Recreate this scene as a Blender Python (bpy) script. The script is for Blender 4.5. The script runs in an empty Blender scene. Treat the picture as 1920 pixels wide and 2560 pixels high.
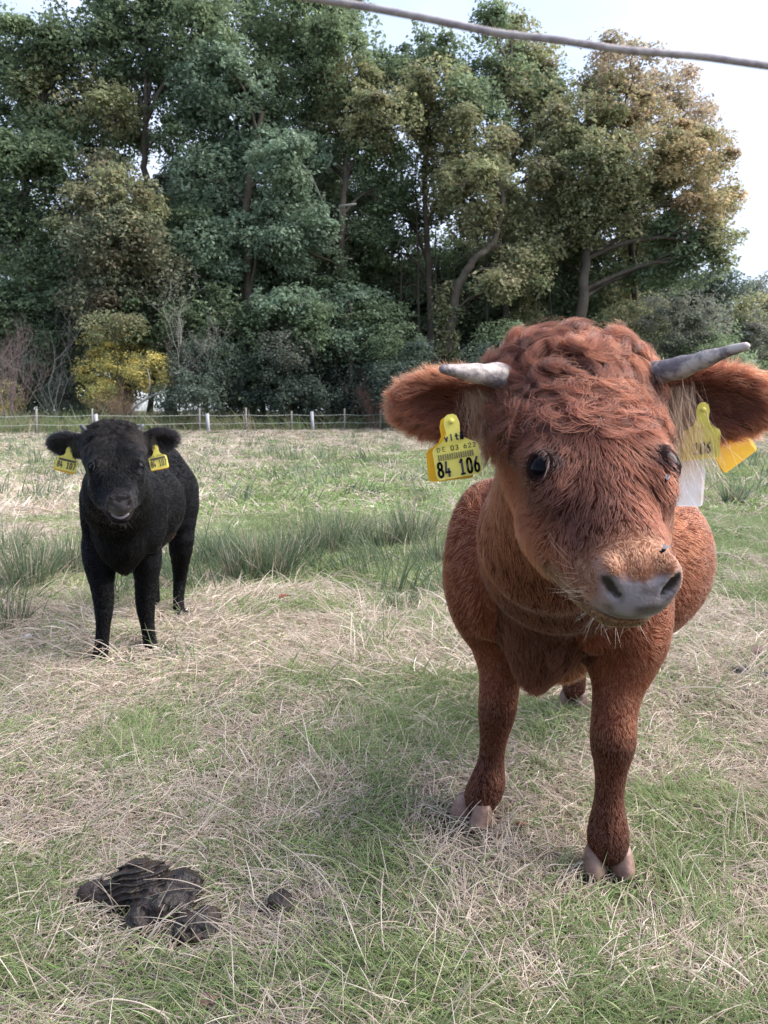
import bpy, math, numpy as np
from mathutils import Vector, Matrix, kdtree
# ------------------------------------------------------------------ camera, sky, sun, exposure
sc = bpy.context.scene
F_PX, CAM_H, PITCH = 773.0, 1.10, math.radians(7.6)
FW = np.array([0, math.cos(PITCH), -math.sin(PITCH)]); UPV = np.array([0, math.sin(PITCH), math.cos(PITCH)]); RT = np.array([1., 0, 0])
CAMP = np.array([0, 0, CAM_H])
cd = bpy.data.cameras.new('camera'); cam = bpy.data.objects.new('camera', cd); sc.collection.objects.link(cam)
cam.location = CAMP; cam.rotation_euler = (math.pi/2 - PITCH, 0, 0)
cd.sensor_fit = 'VERTICAL'; cd.sensor_height = 36; cd.sensor_width = 27; cd.lens = F_PX/1024*36
cd.clip_start = .02; cd.clip_end = 3000
cd.dof.use_dof = True; cd.dof.focus_distance = 1.35; cd.dof.aperture_fstop = 14
sc.camera = cam
SUN_EL, SUN_AZ = math.radians(42), math.radians(84)      # azimuth from +Y towards +X
w = bpy.data.worlds.new('World'); sc.world = w; w.use_nodes = True
nt = w.node_tree; N = nt.nodes; L = nt.links; N.clear()
out = N.new('ShaderNodeOutputWorld'); bg = N.new('ShaderNodeBackground'); sky = N.new('ShaderNodeTexSky')
sky.sky_type = 'NISHITA'; sky.sun_disc = False; sky.sun_elevation = SUN_EL; sky.sun_rotation = SUN_AZ
sky.air_density = 1.0; sky.dust_density = 1.5; sky.ozone_density = 1.5
tc = N.new('ShaderNodeTexCoord'); cl = N.new('ShaderNodeTexNoise'); cl.inputs['Scale'].default_value = 1.6; cl.inputs['Detail'].default_value = 6
mp = N.new('ShaderNodeMapping'); mp.inputs['Scale'].default_value = (1, 1, 2.6)
cr = N.new('ShaderNodeValToRGB'); cr.color_ramp.elements[0].position = .40; cr.color_ramp.elements[1].position = .62
cr.color_ramp.elements[0].color = (.22, .22, .22, 1)
mx = N.new('ShaderNodeMix'); mx.data_type = 'RGBA'; mx.inputs[7].default_value = (2.75, 3.1, 4.0, 1)
L.new(tc.outputs['Generated'], mp.inputs[0]); L.new(mp.outputs[0], cl.inputs['Vector']); L.new(cl.outputs['Fac'], cr.inputs[0])
L.new(cr.outputs[0], mx.inputs[0]); L.new(sky.outputs[0], mx.inputs[6]); L.new(mx.outputs[2], bg.inputs[0])
bg.inputs[1].default_value = .12; L.new(bg.outputs[0], out.inputs[0])
sd = bpy.data.lights.new('sun', 'SUN'); sd.energy = 3.2; sd.angle = math.radians(60); sd.color = (1, .95, .88)
so = bpy.data.objects.new('sun', sd); sc.collection.objects.link(so)
sdir = Vector((math.sin(SUN_AZ)*math.cos(SUN_EL), math.cos(SUN_AZ)*math.cos(SUN_EL), math.sin(SUN_EL)))
so.rotation_euler = sdir.to_track_quat('Z', 'Y').to_euler(); so.location = (20, 5, 20)
sc.view_settings.view_transform = 'Standard'; sc.view_settings.look = 'None'; sc.view_settings.exposure = 1.68; sc.view_settings.gamma = 1
sc.render.engine = 'CYCLES'
cy = sc.cycles; cy.max_bounces = 6; cy.diffuse_bounces = 4; cy.glossy_bounces = 3; cy.transmission_bounces = 4; cy.transparent_max_bounces = 8
cy.use_denoising = True; cy.denoising_input_passes = 'RGB_ALBEDO_NORMAL'; cy.denoising_prefilter = 'ACCURATE'
sc.cycles_curves.shape = 'RIBBONS'; sc.cycles_curves.subdivisions = 2

DO = dict(trees=1, grass=1, calves=1, fur=1, small=1)
QF = 1.0     # overall strand density
rng = np.random.default_rng(11)
R = math.radians

# ------------------------------------------------------------------ helpers
def P(px, py, Y):
    "the point of the plane y=Y seen at pixel (px,py) of the 768x1024 picture"
    d = FW + RT*(px-384)/F_PX - UPV*(py-512)/F_PX
    return CAMP + d*(Y/d[1])
def nrm(v): return v/np.maximum(np.linalg.norm(v, axis=-1, keepdims=True), 1e-9)
def hsh(*a):
    h = np.zeros_like(a[0], dtype=np.uint32)
    for i, c in enumerate(a): h = (h ^ (c.astype(np.int64)*(374761393, 668265263, 2147483647, 1274126177)[i] & 0xffffffff).astype(np.uint32))*np.uint32(2246822519)
    h ^= h >> np.uint32(15); h = h*np.uint32(3266489917); h ^= h >> np.uint32(13)
    return (h & np.uint32(0xffffff)).astype(np.float32)/16777215.
def vn2(x, y, s, seed=0):
    x = x/s; y = y/s; i = np.floor(x); j = np.floor(y); u = x-i; v = y-j; u = u*u*(3-2*u); v = v*v*(3-2*v)
    i = i.astype(np.int64); j = j.astype(np.int64); k = np.full_like(i, seed)
    return (hsh(i, j, k)*(1-u)+hsh(i+1, j, k)*u)*(1-v)+(hsh(i, j+1, k)*(1-u)+hsh(i+1, j+1, k)*u)*v
def vn3(p, s, seed=0):
    q = p/s; f = np.floor(q); u = q-f; u = u*u*(3-2*u); f = f.astype(np.int64); k = np.full_like(f[..., 0], seed); r = 0
    for a in (0, 1):
        for b in (0, 1):
            for c in (0, 1):
                r = r+hsh(f[..., 0]+a, f[..., 1]+b, f[..., 2]+c, k)*(u[..., 0] if a else 1-u[..., 0])*(u[..., 1] if b else 1-u[..., 1])*(u[..., 2] if c else 1-u[..., 2])
    return r
def link(o, parent=None, mat=None):
    sc.collection.objects.link(o)
    if parent is not None: o.parent = parent; o.matrix_parent_inverse = parent.matrix_world.inverted()
    if mat: o.data.materials.append(mat)
    return o
def tag(o, label=None, cat=None, group=None, kind=None):
    if label: o['label'] = label
    if cat: o['category'] = cat
    if group: o['group'] = group
    if kind: o['kind'] = kind
    return o
def empty(name, loc):
    o = bpy.data.objects.new(name, None); o.location = [float(c) for c in loc]; o.empty_display_size = .1
    sc.collection.objects.link(o); bpy.context.view_layer.update(); return o
def mesh_np(name, V, Fc, mat, parent=None, smooth=True, pcol=None, fcol=None, alpha=None):
    V = np.asarray(V, np.float32); Fc = np.asarray(Fc, np.int32); k = Fc.shape[1]
    me = bpy.data.meshes.new(name); me.vertices.add(len(V)); me.vertices.foreach_set('co', V.ravel())
    me.loops.add(Fc.size); me.loops.foreach_set('vertex_index', Fc.ravel())
    me.polygons.add(len(Fc)); me.polygons.foreach_set('loop_start', np.arange(0, Fc.size, k, dtype=np.int32))
    me.update(calc_edges=True)
    me.polygons.foreach_set('use_smooth', np.full(len(Fc), smooth))
    for nm, c, dom in (('tint', pcol, 'POINT'), ('tint', fcol, 'FACE')):
        if c is not None:
            a = me.attributes.new(nm, 'FLOAT_COLOR', dom); a.data.foreach_set('color', np.c_[c, np.ones(len(c)) if alpha is None else alpha].astype(np.float32).ravel())
    o = bpy.data.objects.new(name, me)
    return link(o, parent, mat)
def curves_np(name, pts, rad, col, mat, parent=None):
    n, k = pts.shape[:2]
    h = bpy.data.hair_curves.new(name); h.add_curves([k]*n)
    h.attributes['position'].data.foreach_set('vector', pts.astype(np.float32).ravel())
    a = h.attributes.new('radius', 'FLOAT', 'POINT'); a.data.foreach_set('value', rad.astype(np.float32).ravel())
    a = h.attributes.new('tint', 'FLOAT_COLOR', 'CURVE'); a.data.foreach_set('color', np.c_[col, np.ones(n)].astype(np.float32).ravel())
    o = bpy.data.objects.new(name, h)
    return link(o, parent, mat)
class MB:
    "collects tubes and boxes into one mesh"
    def __init__(s): s.V = []; s.F = []; s.n = 0
    def add(s, V, Fc): s.V.append(np.asarray(V, float)); s.F.append(np.asarray(Fc)+s.n); s.n += len(V)
    def tube(s, pts, rad, seg=8, cap=True):
        pts = np.asarray(pts, float); rad = np.broadcast_to(np.asarray(rad, float), len(pts)); T = nrm(np.gradient(pts, axis=0))
        a = np.array([0, 0, 1.]) if abs(T[0][2]) < .8 else np.array([1., 0, 0]); V = []
        u = nrm(np.cross(T[0], a))
        for i in range(len(pts)):
            u = nrm(u-(u@T[i])*T[i]); v = np.cross(T[i], u); t = np.arange(seg)*2*np.pi/seg
            V.append(pts[i]+rad[i]*(np.cos(t)[:, None]*u+np.sin(t)[:, None]*v))
        V = np.concatenate(V); Fc = []
        for i in range(len(pts)-1):
            for j in range(seg): Fc.append((i*seg+j, i*seg+(j+1) % seg, (i+1)*seg+(j+1) % seg, (i+1)*seg+j))
        if cap:
            m = len(V); V = np.r_[V, [pts[0]], [pts[-1]]]; e = (len(pts)-1)*seg
            for j in range(0, seg, 1):
                Fc.append((m, m, (j+1) % seg, j)); Fc.append((m+1, m+1, e+j, e+(j+1) % seg))
        s.add(V, Fc)
    def build(s, name, mat, parent=None, smooth=True, pcol=None):
        V = np.concatenate(s.V); Fc = np.concatenate(s.F)
        me = bpy.data.meshes.new(name); me.from_pydata(V.tolist(), [], [tuple(dict.fromkeys(f)) for f in Fc.tolist()]); me.update()
        me.polygons.foreach_set('use_smooth', np.full(len(me.polygons), smooth))
        return link(bpy.data.objects.new(name, me), parent, mat)

# ------------------------------------------------------------------ materials
def mat(name, col=(.5, .5, .5), rough=.6, spec=.3, attr=None, noise=None, bump=None, transl=0, var=None, sheen=0, metal=0, coat=0, ior=1.5):
    m = bpy.data.materials.new(name); m.use_nodes = True; t = m.node_tree; n = t.nodes; l = t.links
    b = n['Principled BSDF']; b.inputs['Base Color'].default_value = (*col, 1); b.inputs['Roughness'].default_value = rough
    b.inputs['Specular IOR Level'].default_value = spec; b.inputs['Metallic'].default_value = metal
    b.inputs['IOR'].default_value = ior
    if coat: b.inputs['Coat Weight'].default_value = coat; b.inputs['Coat Roughness'].default_value = .04
    if sheen: b.inputs['Sheen Weight'].default_value = sheen
    src = None; c = n.new('ShaderNodeTexCoord')
    if attr:
        a = n.new('ShaderNodeAttribute'); a.attribute_name = attr; src = a.outputs['Color']
    if noise:      # (scale, colour2, low, high[, detail])
        t1 = n.new('ShaderNodeTexNoise'); t1.inputs['Scale'].default_value = noise[0]; t1.inputs['Detail'].default_value = 8; t1.inputs['Roughness'].default_value = .65
        r = n.new('ShaderNodeMapRange'); r.inputs[1].default_value = noise[2]; r.inputs[2].default_value = noise[3]
        x = n.new('ShaderNodeMix'); x.data_type = 'RGBA'; x.inputs[6].default_value = (*col, 1); x.inputs[7].default_value = (*noise[1], 1)
        l.new(c.outputs['Object'], t1.inputs['Vector']); l.new(t1.outputs['Fac'], r.inputs[0]); l.new(r.outputs[0], x.inputs[0])
        if src: l.new(src, x.inputs[6])
        src = x.outputs[2]
    if src: l.new(src, b.inputs['Base Color'])
    if bump:       # (scale, strength, distance)
        t2 = n.new('ShaderNodeTexNoise'); t2.inputs['Scale'].default_value = bump[0]; t2.inputs['Detail'].default_value = 6
        u = n.new('ShaderNodeBump'); u.inputs['Strength'].default_value = bump[1]; u.inputs['Distance'].default_value = bump[2]
        l.new(c.outputs['Object'], t2.inputs['Vector']); l.new(t2.outputs['Fac'], u.inputs['Height']); l.new(u.outputs[0], b.inputs['Normal'])
    if transl:
        tr = n.new('ShaderNodeBsdfTranslucent'); ms = n.new('ShaderNodeMixShader'); ms.inputs[0].default_value = transl
        tr.inputs[0].default_value = (*col, 1)
        if src: l.new(src, tr.inputs[0])
        l.new(b.outputs[0], ms.inputs[1]); l.new(tr.outputs[0], ms.inputs[2]); l.new(ms.outputs[0], n['Material Output'].inputs[0])
    return m
def hair_mat(name, rough=.35, radial=.5, coat=0., ior=1.45):
    m = bpy.data.materials.new(name); m.use_nodes = True; t = m.node_tree; n = t.nodes; l = t.links
    n.remove(n['Principled BSDF']); h = n.new('ShaderNodeBsdfHairPrincipled'); a = n.new('ShaderNodeAttribute'); a.attribute_name = 'tint'
    h.parametrization = 'COLOR'; h.inputs['Roughness'].default_value = rough; h.inputs['Radial Roughness'].default_value = radial
    if 'Random Roughness' in h.inputs: h.inputs['Random Roughness'].default_value = .2
    h.inputs['Coat'].default_value = coat; h.inputs['IOR'].default_value = ior
    l.new(a.outputs['Color'], h.inputs['Color']); l.new(h.outputs[0], n['Material Output'].inputs[0])
    return m
def skin_mat():
    m = mat('hide', rough=.9, spec=.05, attr='tint', bump=(230, .7, .002)); t = m.node_tree; n = t.nodes; l = t.links; b = n['Principled BSDF']; a = [x for x in n if x.type == 'ATTRIBUTE'][0]
    for sock, lo, hi in (('Roughness', .9, .34), ('Specular IOR Level', .05, .6)):
        r = n.new('ShaderNodeMapRange'); r.inputs[3].default_value = lo; r.inputs[4].default_value = hi; l.new(a.outputs['Alpha'], r.inputs[0]); l.new(r.outputs[0], b.inputs[sock])
    return m
M = dict(
    leaf=mat('foliage', rough=.55, spec=.25, attr='tint', transl=.42),
    bark=mat('bark', (.075, .06, .048), .9, .1, noise=(1.5, (.13, .115, .09), .35, .7), bump=(9, 1, .05)),
    palebark=mat('pale_bark', (.33, .31, .28), .85, .1, noise=(6, (.16, .14, .12), .5, .7)),
    twig=mat('twig', rough=.9, spec=.1, attr='tint'),
    grass=mat('grass_blade', rough=.6, spec=.2, attr='tint', transl=.25),
    fur=hair_mat('calf_hair', .55, .75), bfur=hair_mat('black_hair', .40, .7, 0, 1.25),
    skin=skin_mat(), lip=mat('wet_lip', (.19, .17, .20), .3, .5),
    eye=mat('eye_surface', (.002, .002, .004), .12, .5, ior=1.16),
    horn=mat('horn_keratin', (.14, .115, .125), .5, .35, noise=(24, (.42, .36, .33), .46, .58), bump=(70, .9, .004)),
    dhorn=mat('dark_horn', (.05, .05, .06), .5, .35, noise=(38, (.13, .13, .15), .42, .62), bump=(120, .5, .002)),
    hoof=mat('hoof_keratin', (.13, .072, .055), .5, .35, noise=(22, (.25, .16, .13), .4, .68), bump=(70, .6, .003)),
    bhoof=mat('dark_hoof', (.02, .018, .02), .5, .3, noise=(22, (.045, .042, .04), .4, .68), bump=(70, .6, .003)),
    tagy=mat('yellow_plastic', (.74, .64, .13), .42, .4, noise=(24, (.52, .42, .14), .52, .78)),
    tago=mat('amber_plastic', (.74, .42, .02), .42, .4, noise=(40, (.6, .3, .015), .5, .75)),
    tagw=mat('white_plastic', (.72, .70, .74), .45, .4, noise=(18, (.62, .52, .44), .5, .75)),
    ink=mat('tag_ink', (.06, .055, .07), .6, .2),
    rope=mat('rope_strands', (.42, .38, .37), .8, .1, noise=(160, (.27, .23, .26), .4, .62), bump=(260, .6, .001)),
    dung=mat('dung_surface', (.012, .008, .007), .45, .4, noise=(34, (.040, .024, .017), .45, .66), bump=(150, 1, .004)),
    post=mat('weathered_wood', (.22, .20, .19), .9, .1, noise=(9, (.20, .18, .165), .4, .65)),
    wpost=mat('painted_wood', (.33, .33, .35), .7, .2, noise=(9, (.45, .44, .45), .52, .72)),
    wire=mat('fence_tape', (.34, .37, .33), .6, .3),
    wing=mat('fly_wing', (.35, .36, .40), .2, .5, transl=.5),
    ear=mat('ear_skin', (.12, .05, .035), .7, .2),
)

# ------------------------------------------------------------------ ground
def terrain(x, y):
    near = np.clip(1-(np.hypot(x, y)-8)/30, .15, 1)
    z = (.055*(vn2(x, y, 1.1, 3)-.5)+.05*(vn2(x, y, .37, 4)-.5))*near+.10*(vn2(x, y, 5.5, 5)-.5)*np.clip((y-5)/8, 0, 1)
    return z-.012-.035*np.exp(-((x+1.15)**2+(y-3.6)**2)/1.1)
gx = np.sinh(np.linspace(-6.4, 6.4, 340))*1.35; gy = np.sinh(np.linspace(-4.2, 6.6, 380))*1.1+2.2
GX, GY = np.meshgrid(gx, gy, indexing='ij'); GZ = terrain(GX, GY)
idx = np.arange(GX.size).reshape(GX.shape)
def mat_ground():
    m = bpy.data.materials.new('meadow_soil'); m.use_nodes = True; n = m.node_tree.nodes; l = m.node_tree.links; b = n['Principled BSDF']
    b.inputs['Roughness'].default_value = .95; b.inputs['Specular IOR Level'].default_value = .1
    g = n.new('ShaderNodeNewGeometry'); a = n.new('ShaderNodeTexNoise'); a.inputs['Scale'].default_value = .35; a.inputs['Detail'].default_value = 9; a.inputs['Roughness'].default_value = .6
    c = n.new('ShaderNodeTexNoise'); c.inputs['Scale'].default_value = 22; c.inputs['Detail'].default_value = 8
    r = n.new('ShaderNodeValToRGB'); e = r.color_ramp.elements; e[0].position = .40; e[0].color = (.055, .060, .030, 1); e[1].position = .6; e[1].color = (.14, .115, .075, 1)
    r2 = n.new('ShaderNodeValToRGB'); e = r2.color_ramp.elements; e[0].position = .3; e[0].color = (.35, .35, .35, 1); e[1].position = .7; e[1].color = (1.1, 1.1, 1.1, 1)
    x = n.new('ShaderNodeMix'); x.data_type = 'RGBA'; x.blend_type = 'MULTIPLY'; x.inputs[0].default_value = 1
    l.new(g.outputs['Position'], a.inputs['Vector']); l.new(g.outputs['Position'], c.inputs['Vector']); l.new(a.outputs['Fac'], r.inputs[0]); l.new(c.outputs['Fac'], r2.inputs[0])
    l.new(r.outputs[0], x.inputs[6]); l.new(r2.outputs[0], x.inputs[7]); l.new(x.outputs[2], b.inputs['Base Color'])
    return m
go = mesh_np('ground', np.stack([GX, GY, GZ], -1).reshape(-1, 3), np.stack([idx[:-1, :-1], idx[1:, :-1], idx[1:, 1:], idx[:-1, 1:]], -1).reshape(-1, 4), mat_ground())
tag(go, 'meadow ground under the rough grass, reaching to the woodland', kind='structure')

# ------------------------------------------------------------------ grass
GREEN = np.array([(.16, .25, .085), (.20, .29, .11), (.26, .32, .15), (.18, .23, .11), (.31, .33, .18), (.29, .28, .15)])
STRAW = np.array([(.56, .48, .40), (.64, .56, .48), (.46, .37, .31), (.38, .31, .24), (.68, .62, .56), (.50, .41, .38), (.30, .24, .18)])*[1.0, .985, .955]
RUSH = np.array([(.075, .11, .055), (.09, .135, .075), (.13, .18, .12), (.06, .09, .045), (.21, .22, .13), (.14, .17, .10)])
CLEAR = [(.545, 1.64, .19), (.215, 1.88, .19), (.75, 2.8, .10), (-1.262, 3.20, .22), (-1.065, 3.38, .2), (-1.095, 4.0, .17), (-.53, 1.58, .155), (-.39, 1.50, .09), (-.235, 1.60, .06), (-.655, 1.62, .08), (-.05, 1.85, .05)]
def greenness(x, y):
    g = vn2(x, y, 1.1, 21)*.10+vn2(x, y, .42, 27)*.38+vn2(x, y, .14, 23)*.52
    g = g-.01
    mid = np.exp(-((y-12)/5.5)**2)*np.clip((x+2.8)/2, 0, 1)                      # short green flat in the middle distance
    straw = np.exp(-((y-3.6)/1.25)**2)+.55*np.exp(-((y-32)/9)**2)+.75*np.exp(-((y-7)/4)**2)*np.clip(-(x+2.2)/1.2, 0, 1)
    return g+.75*mid-.22*straw-.08*(y < 5)
def strands(n, y0, y1, kind, lo, hi, wid, up, K=5, power=1.0, clump=.05, per=9, seed=0, xs=.70, x0=.5, pal=None, want=None, curve=1.0):
    r = np.random.default_rng(seed); n = int(n*QF)
    nc = max(1, n//per); t = r.random(nc*3)
    cy_ = (y0**(1-power)+(y1**(1-power)-y0**(1-power))*t)**(1/(1-power)) if power != 1 else y0*(y1/y0)**t
    cx_ = (r.random(nc*3)*2-1)*(xs*cy_+x0)
    if want is not None:
        keep = r.random(nc*3) < want(cx_, cy_); cx_ = cx_[keep]; cy_ = cy_[keep]
    if y0 < 5:
        dm = np.min([np.hypot(cx_-a, (cy_-b)*.8)/c for a, b, c in CLEAR], 0); keep = r.random(len(cx_)) < np.clip((dm-.45)*2.2, .2, 1); cx_ = cx_[keep]; cy_ = cy_[keep]
    cx_ = cx_[:nc]; cy_ = cy_[:nc]; nc = len(cx_)
    ci = np.repeat(np.arange(nc), per); n = len(ci)
    x = cx_[ci]+r.normal(0, clump, n); y = cy_[ci]+r.normal(0, clump, n)
    base = np.stack([x, y, terrain(x, y)-.005], -1)
    azf = vn2(cx_, cy_, .8, seed+50)*9+r.normal(0, .9, nc); az = azf[ci]+r.normal(0, .45, n)
    Ln = (lo+(hi-lo)*r.random(n)**1.5)*(.65+.7*r.random(nc))[ci]
    u = np.clip(up+r.normal(0, .22, n)+r.normal(0, .15, nc)[ci], .02, .98)         # 1 = upright
    hd = np.stack([np.cos(az), np.sin(az), 0*az], -1); Z = np.array([0, 0, 1.])
    t = np.linspace(0, 1, K); pts = np.zeros((n, K, 3)); pts[:, 0] = base
    side = np.stack([-np.sin(az), np.cos(az), 0*az], -1)*r.normal(0, .38, n)[:, None]*curve
    el0 = u*1.45; droop = (r.random(n)*1.1+.25)*curve*(1.25-u*.55)
    for k in range(1, K):
        e = el0-droop*t[k]; d = hd*np.cos(e)[:, None]+Z*np.sin(e)[:, None]+side*t[k]
        pts[:, k] = pts[:, k-1]+nrm(d)*(Ln/(K-1))[:, None]
    fl = terrain(pts[..., 0], pts[..., 1])+.004+.02*r.random((n, 1))                # lying blades rest on the ground
    pts[..., 2] = np.maximum(pts[..., 2], np.where(t[None] > 0, fl, -9)) if lo < .6 else pts[..., 2]
    wd = wid*(.6+.8*r.random(n))*np.where(r.random(n) < .12, 1.7, 1); rad = wd[:, None]*np.array([1, .95, .8, .55, .12]) if K == 5 else wd[:, None]*np.linspace(1, .15, K)**.7
    c = pal[r.integers(0, len(pal), nc)][ci]*.5+pal[r.integers(0, len(pal), n)]*.5
    c = c*(.75+.45*r.random(n))[:, None]
    return pts, rad, c
def cat_build(name, parts, m, **kw):
    o = curves_np(name, np.concatenate([p[0] for p in parts]), np.concatenate([p[1] for p in parts]), np.concatenate([p[2] for p in parts]), m)
    return tag(o, **kw)
gw = lambda x, y: np.clip(greenness(x, y)*3.0-.95, .12, 1)
sw = lambda x, y: np.clip(1.9-greenness(x, y)*2.7, .42*(y < 4)+.18, 1)
if DO['grass']:
    green = [strands(170000, .75, 3.2, 'g', .03, .10, .0012, .58, clump=.03, per=8, seed=1, pal=GREEN, want=gw),
             strands(130000, 3.0, 8, 'g', .04, .11, .0019, .62, clump=.05, per=8, seed=2, pal=GREEN, want=gw),
             strands(90000, 8, 44, 'g', .05, .14, .0050, .6, clump=.12, per=8, seed=3, pal=GREEN*np.array([1.05, 1.1, 1.0]), want=gw)]
    straw = [strands(125000, .75, 3.2, 's', .04, .17, .0010, .17, clump=.04, per=10, seed=4, pal=STRAW, want=sw, curve=1.2),
             strands(16000, .75, 4.5, 's', .06, .16, .0009, .50, clump=.02, per=12, seed=5, pal=STRAW*.95, want=sw),
             strands(100000, 3.0, 8, 's', .07, .24, .0017, .20, clump=.06, per=10, seed=6, pal=STRAW, want=sw, curve=1.2),
             strands(90000, 8, 46, 's', .08, .26, .0050, .38, clump=.14, per=8, seed=7, pal=STRAW, want=sw)]
    cat_build('grass', green, M['grass'], label='short green blades growing through the whole meadow', kind='stuff')
    cat_build('dry_grass', straw, M['grass'], label='pale straw-coloured dead grass lying matted over the meadow', kind='stuff')
    rk = lambda x, y: np.clip(np.exp(-((y-5.4-.35*x)/.75)**2)*(x < .35)*.9, 0, 1)*(vn2(x, y, .45, 77) > .42)
    rush = [strands(2600, 4.2, 7.2, 'r', .16, .40, .0022, .86, clump=.07, per=30, seed=8, pal=RUSH, want=rk, curve=.45),
            strands(2600, 2.6, 4.6, 'r', .12, .26, .0018, .66, clump=.05, per=16, seed=9, pal=RUSH, want=lambda x, y: .4*(x < -1.9)+.03, curve=.6),
            strands(9000, 9, 34, 'r', .12, .38, .0055, .84, clump=.13, per=26, seed=10, pal=RUSH*1.25, want=lambda x, y: .3+0*x, curve=.45)]
    cat_build('rushes', rush, M['grass'], label='loose dark green rushes scattered thinly through the meadow', kind='stuff')
    verge = [strands(42000, 35.5, 52, 'v', .5, 1.15, .012, .86, clump=.25, per=10, seed=12, pal=np.r_[GREEN*.85, STRAW[2:4]*.7], curve=.6, xs=.7, x0=6, want=lambda x, y: np.clip((y-np.minimum(42.6+.43*x, 43.0)-.3)/1.0, 0, 1))]
    cat_build('tall_grass', verge, M['grass'], label='tall weedy grass growing along the woodland edge behind the fence', kind='stuff')
RUSHES = [(24, 4.7, .42, 230, 'tall rush clump at the left frame edge in front of the fence'), (62, 5.1, .40, 240, 'rush clump just left of the black calf shoulder'), (4, 5.6, .38, 180, 'rush clump farther back at the left frame edge'),
          (216, 5.5, .33, 200, 'short rush clump right behind the black calf hind leg'), (243, 5.0, .36, 240, 'rush clump second to the right of the black calf'), (268, 5.1, .42, 420, 'densest dark rush clump in the middle of the rush band'),
          (296, 5.6, .36, 260, 'rush clump beside the densest one on its right'), (328, 5.9, .42, 300, 'tall upright rush clump right of the middle of the band'), (352, 6.1, .36, 220, 'lower rush clump between the two tall upright ones'),
          (384, 6.1, .34, 200, 'thin rush clump left of the one nearest the red calf'), (414, 6.2, .42, 300, 'tall rush clump closest to the red calf side'), (438, 5.6, .30, 160, 'small rush clump half hidden by the red calf shoulder'),
          (733, 8.8, .36, 170, 'dark isolated rush clump right of the red calf'), (404, 4.3, .16, 90, 'low blue-grey rush tuft in the straw left of the red calf chest'), (0, 3.9, .26, 110, 'small rush tuft low at the left frame edge')]
if DO['grass']:
    for i, (px, Y, hg, n, lb) in enumerate(RUSHES):
        r = np.random.default_rng(300+i); c = P(px, 500, Y); c[2] = terrain(c[:1], c[1:2])[0]
        az = r.random(n)*6.283; rr = .13*np.sqrt(r.random(n))*(n/240)**.4; base = np.stack([np.cos(az)*rr, np.sin(az)*rr, np.zeros(n)-.01], -1)
        hd = nrm(np.stack([np.cos(az), np.sin(az), 0*az], -1)+r.normal(0, .6, (n, 3))*[1, 1, 0]); L_ = hg*.92*(.45+.62*r.random(n)); sp = np.abs(r.normal(0, .24, n))+rr*1.2; K = 5; pts = np.zeros((n, K, 3)); pts[:, 0] = base
        for k in range(1, K):
            a = sp*(1+.8*k/K); pts[:, k] = pts[:, k-1]+(hd*np.sin(a)[:, None]+np.array([0, 0, 1.])*np.cos(a)[:, None])*(L_/(K-1))[:, None]
        dead = r.random(n) < .16; col = RUSH[r.integers(0, len(RUSH), n)]*(.8+.5*r.random(n))[:, None]; col[dead] = STRAW[r.integers(0, 4, dead.sum())]*.8
        o = curves_np('rush_clump', pts, (.0019*(.7+.6*r.random(n)))[:, None]*np.array([1, 1, .9, .6, .15]), col, M['grass']); o.location = c
        tag(o, lb, 'rush clump', 'clumps of rushes in the meadow')
# ------------------------------------------------------------------ trees
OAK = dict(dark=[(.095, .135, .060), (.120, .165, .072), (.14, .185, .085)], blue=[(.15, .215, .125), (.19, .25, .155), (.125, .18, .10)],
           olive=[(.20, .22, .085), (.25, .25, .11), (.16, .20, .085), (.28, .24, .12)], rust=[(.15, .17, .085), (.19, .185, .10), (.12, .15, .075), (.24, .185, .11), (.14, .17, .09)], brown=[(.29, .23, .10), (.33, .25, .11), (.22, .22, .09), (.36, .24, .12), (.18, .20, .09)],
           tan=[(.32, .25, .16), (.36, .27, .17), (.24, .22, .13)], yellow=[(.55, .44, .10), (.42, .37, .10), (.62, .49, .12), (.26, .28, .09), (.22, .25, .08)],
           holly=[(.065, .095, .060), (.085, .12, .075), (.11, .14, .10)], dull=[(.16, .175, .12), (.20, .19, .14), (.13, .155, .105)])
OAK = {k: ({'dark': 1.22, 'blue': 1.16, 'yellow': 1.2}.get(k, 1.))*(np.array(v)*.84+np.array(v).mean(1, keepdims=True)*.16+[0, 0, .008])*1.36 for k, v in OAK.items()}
def leaves(cent, rad, n, size, col, r, flat=.7, jit=.3):
    "n leaf faces spread through clumps with centres cent and radii rad"
    m = len(cent); ci = r.integers(0, m, n); d = nrm(r.normal(size=(n, 3))); q = r.random(n)**.45
    d[:, 2] = np.where(r.random(n) < .55, np.abs(d[:, 2]), d[:, 2])
    p = cent[ci]+d*(rad[ci]*q)[:, None]*np.array([1, 1, flat])
    nn = nrm(d*.8+np.array([0, 0, .8])+r.normal(0, .55, (n, 3))); a = nrm(np.cross(nn, r.normal(size=(n, 3)))); b = np.cross(nn, a)
    s = size*(.6+.8*r.random(n))[:, None]
    V = np.stack([p-a*s*.6, p-b*s*.36+nn*s*.08, p+a*s*.6, p+b*s*.36+nn*s*.08], 1).reshape(-1, 3)
    cc = col[r.integers(0, len(col), m)][ci]*.6+col[r.integers(0, len(col), n)]*.4
    cc = cc*(1-jit/2+jit*r.random(n))[:, None]*(.72+.56*r.random(m))[ci][:, None]
    return V, cc
def limb(a, b, k, r, wig=.09, sag=.12):
    t = np.linspace(0, 1, k)[:, None]; d = np.linalg.norm(b-a); p = a*(1-t)+b*t
    p = p+np.array([0, 0, 1])*d*sag*np.sin(np.pi*t)
    off = np.cumsum(r.normal(0, wig*d/k**.7, (k, 3)), 0)*t*(1-t)*2.4
    return p+off
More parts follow.
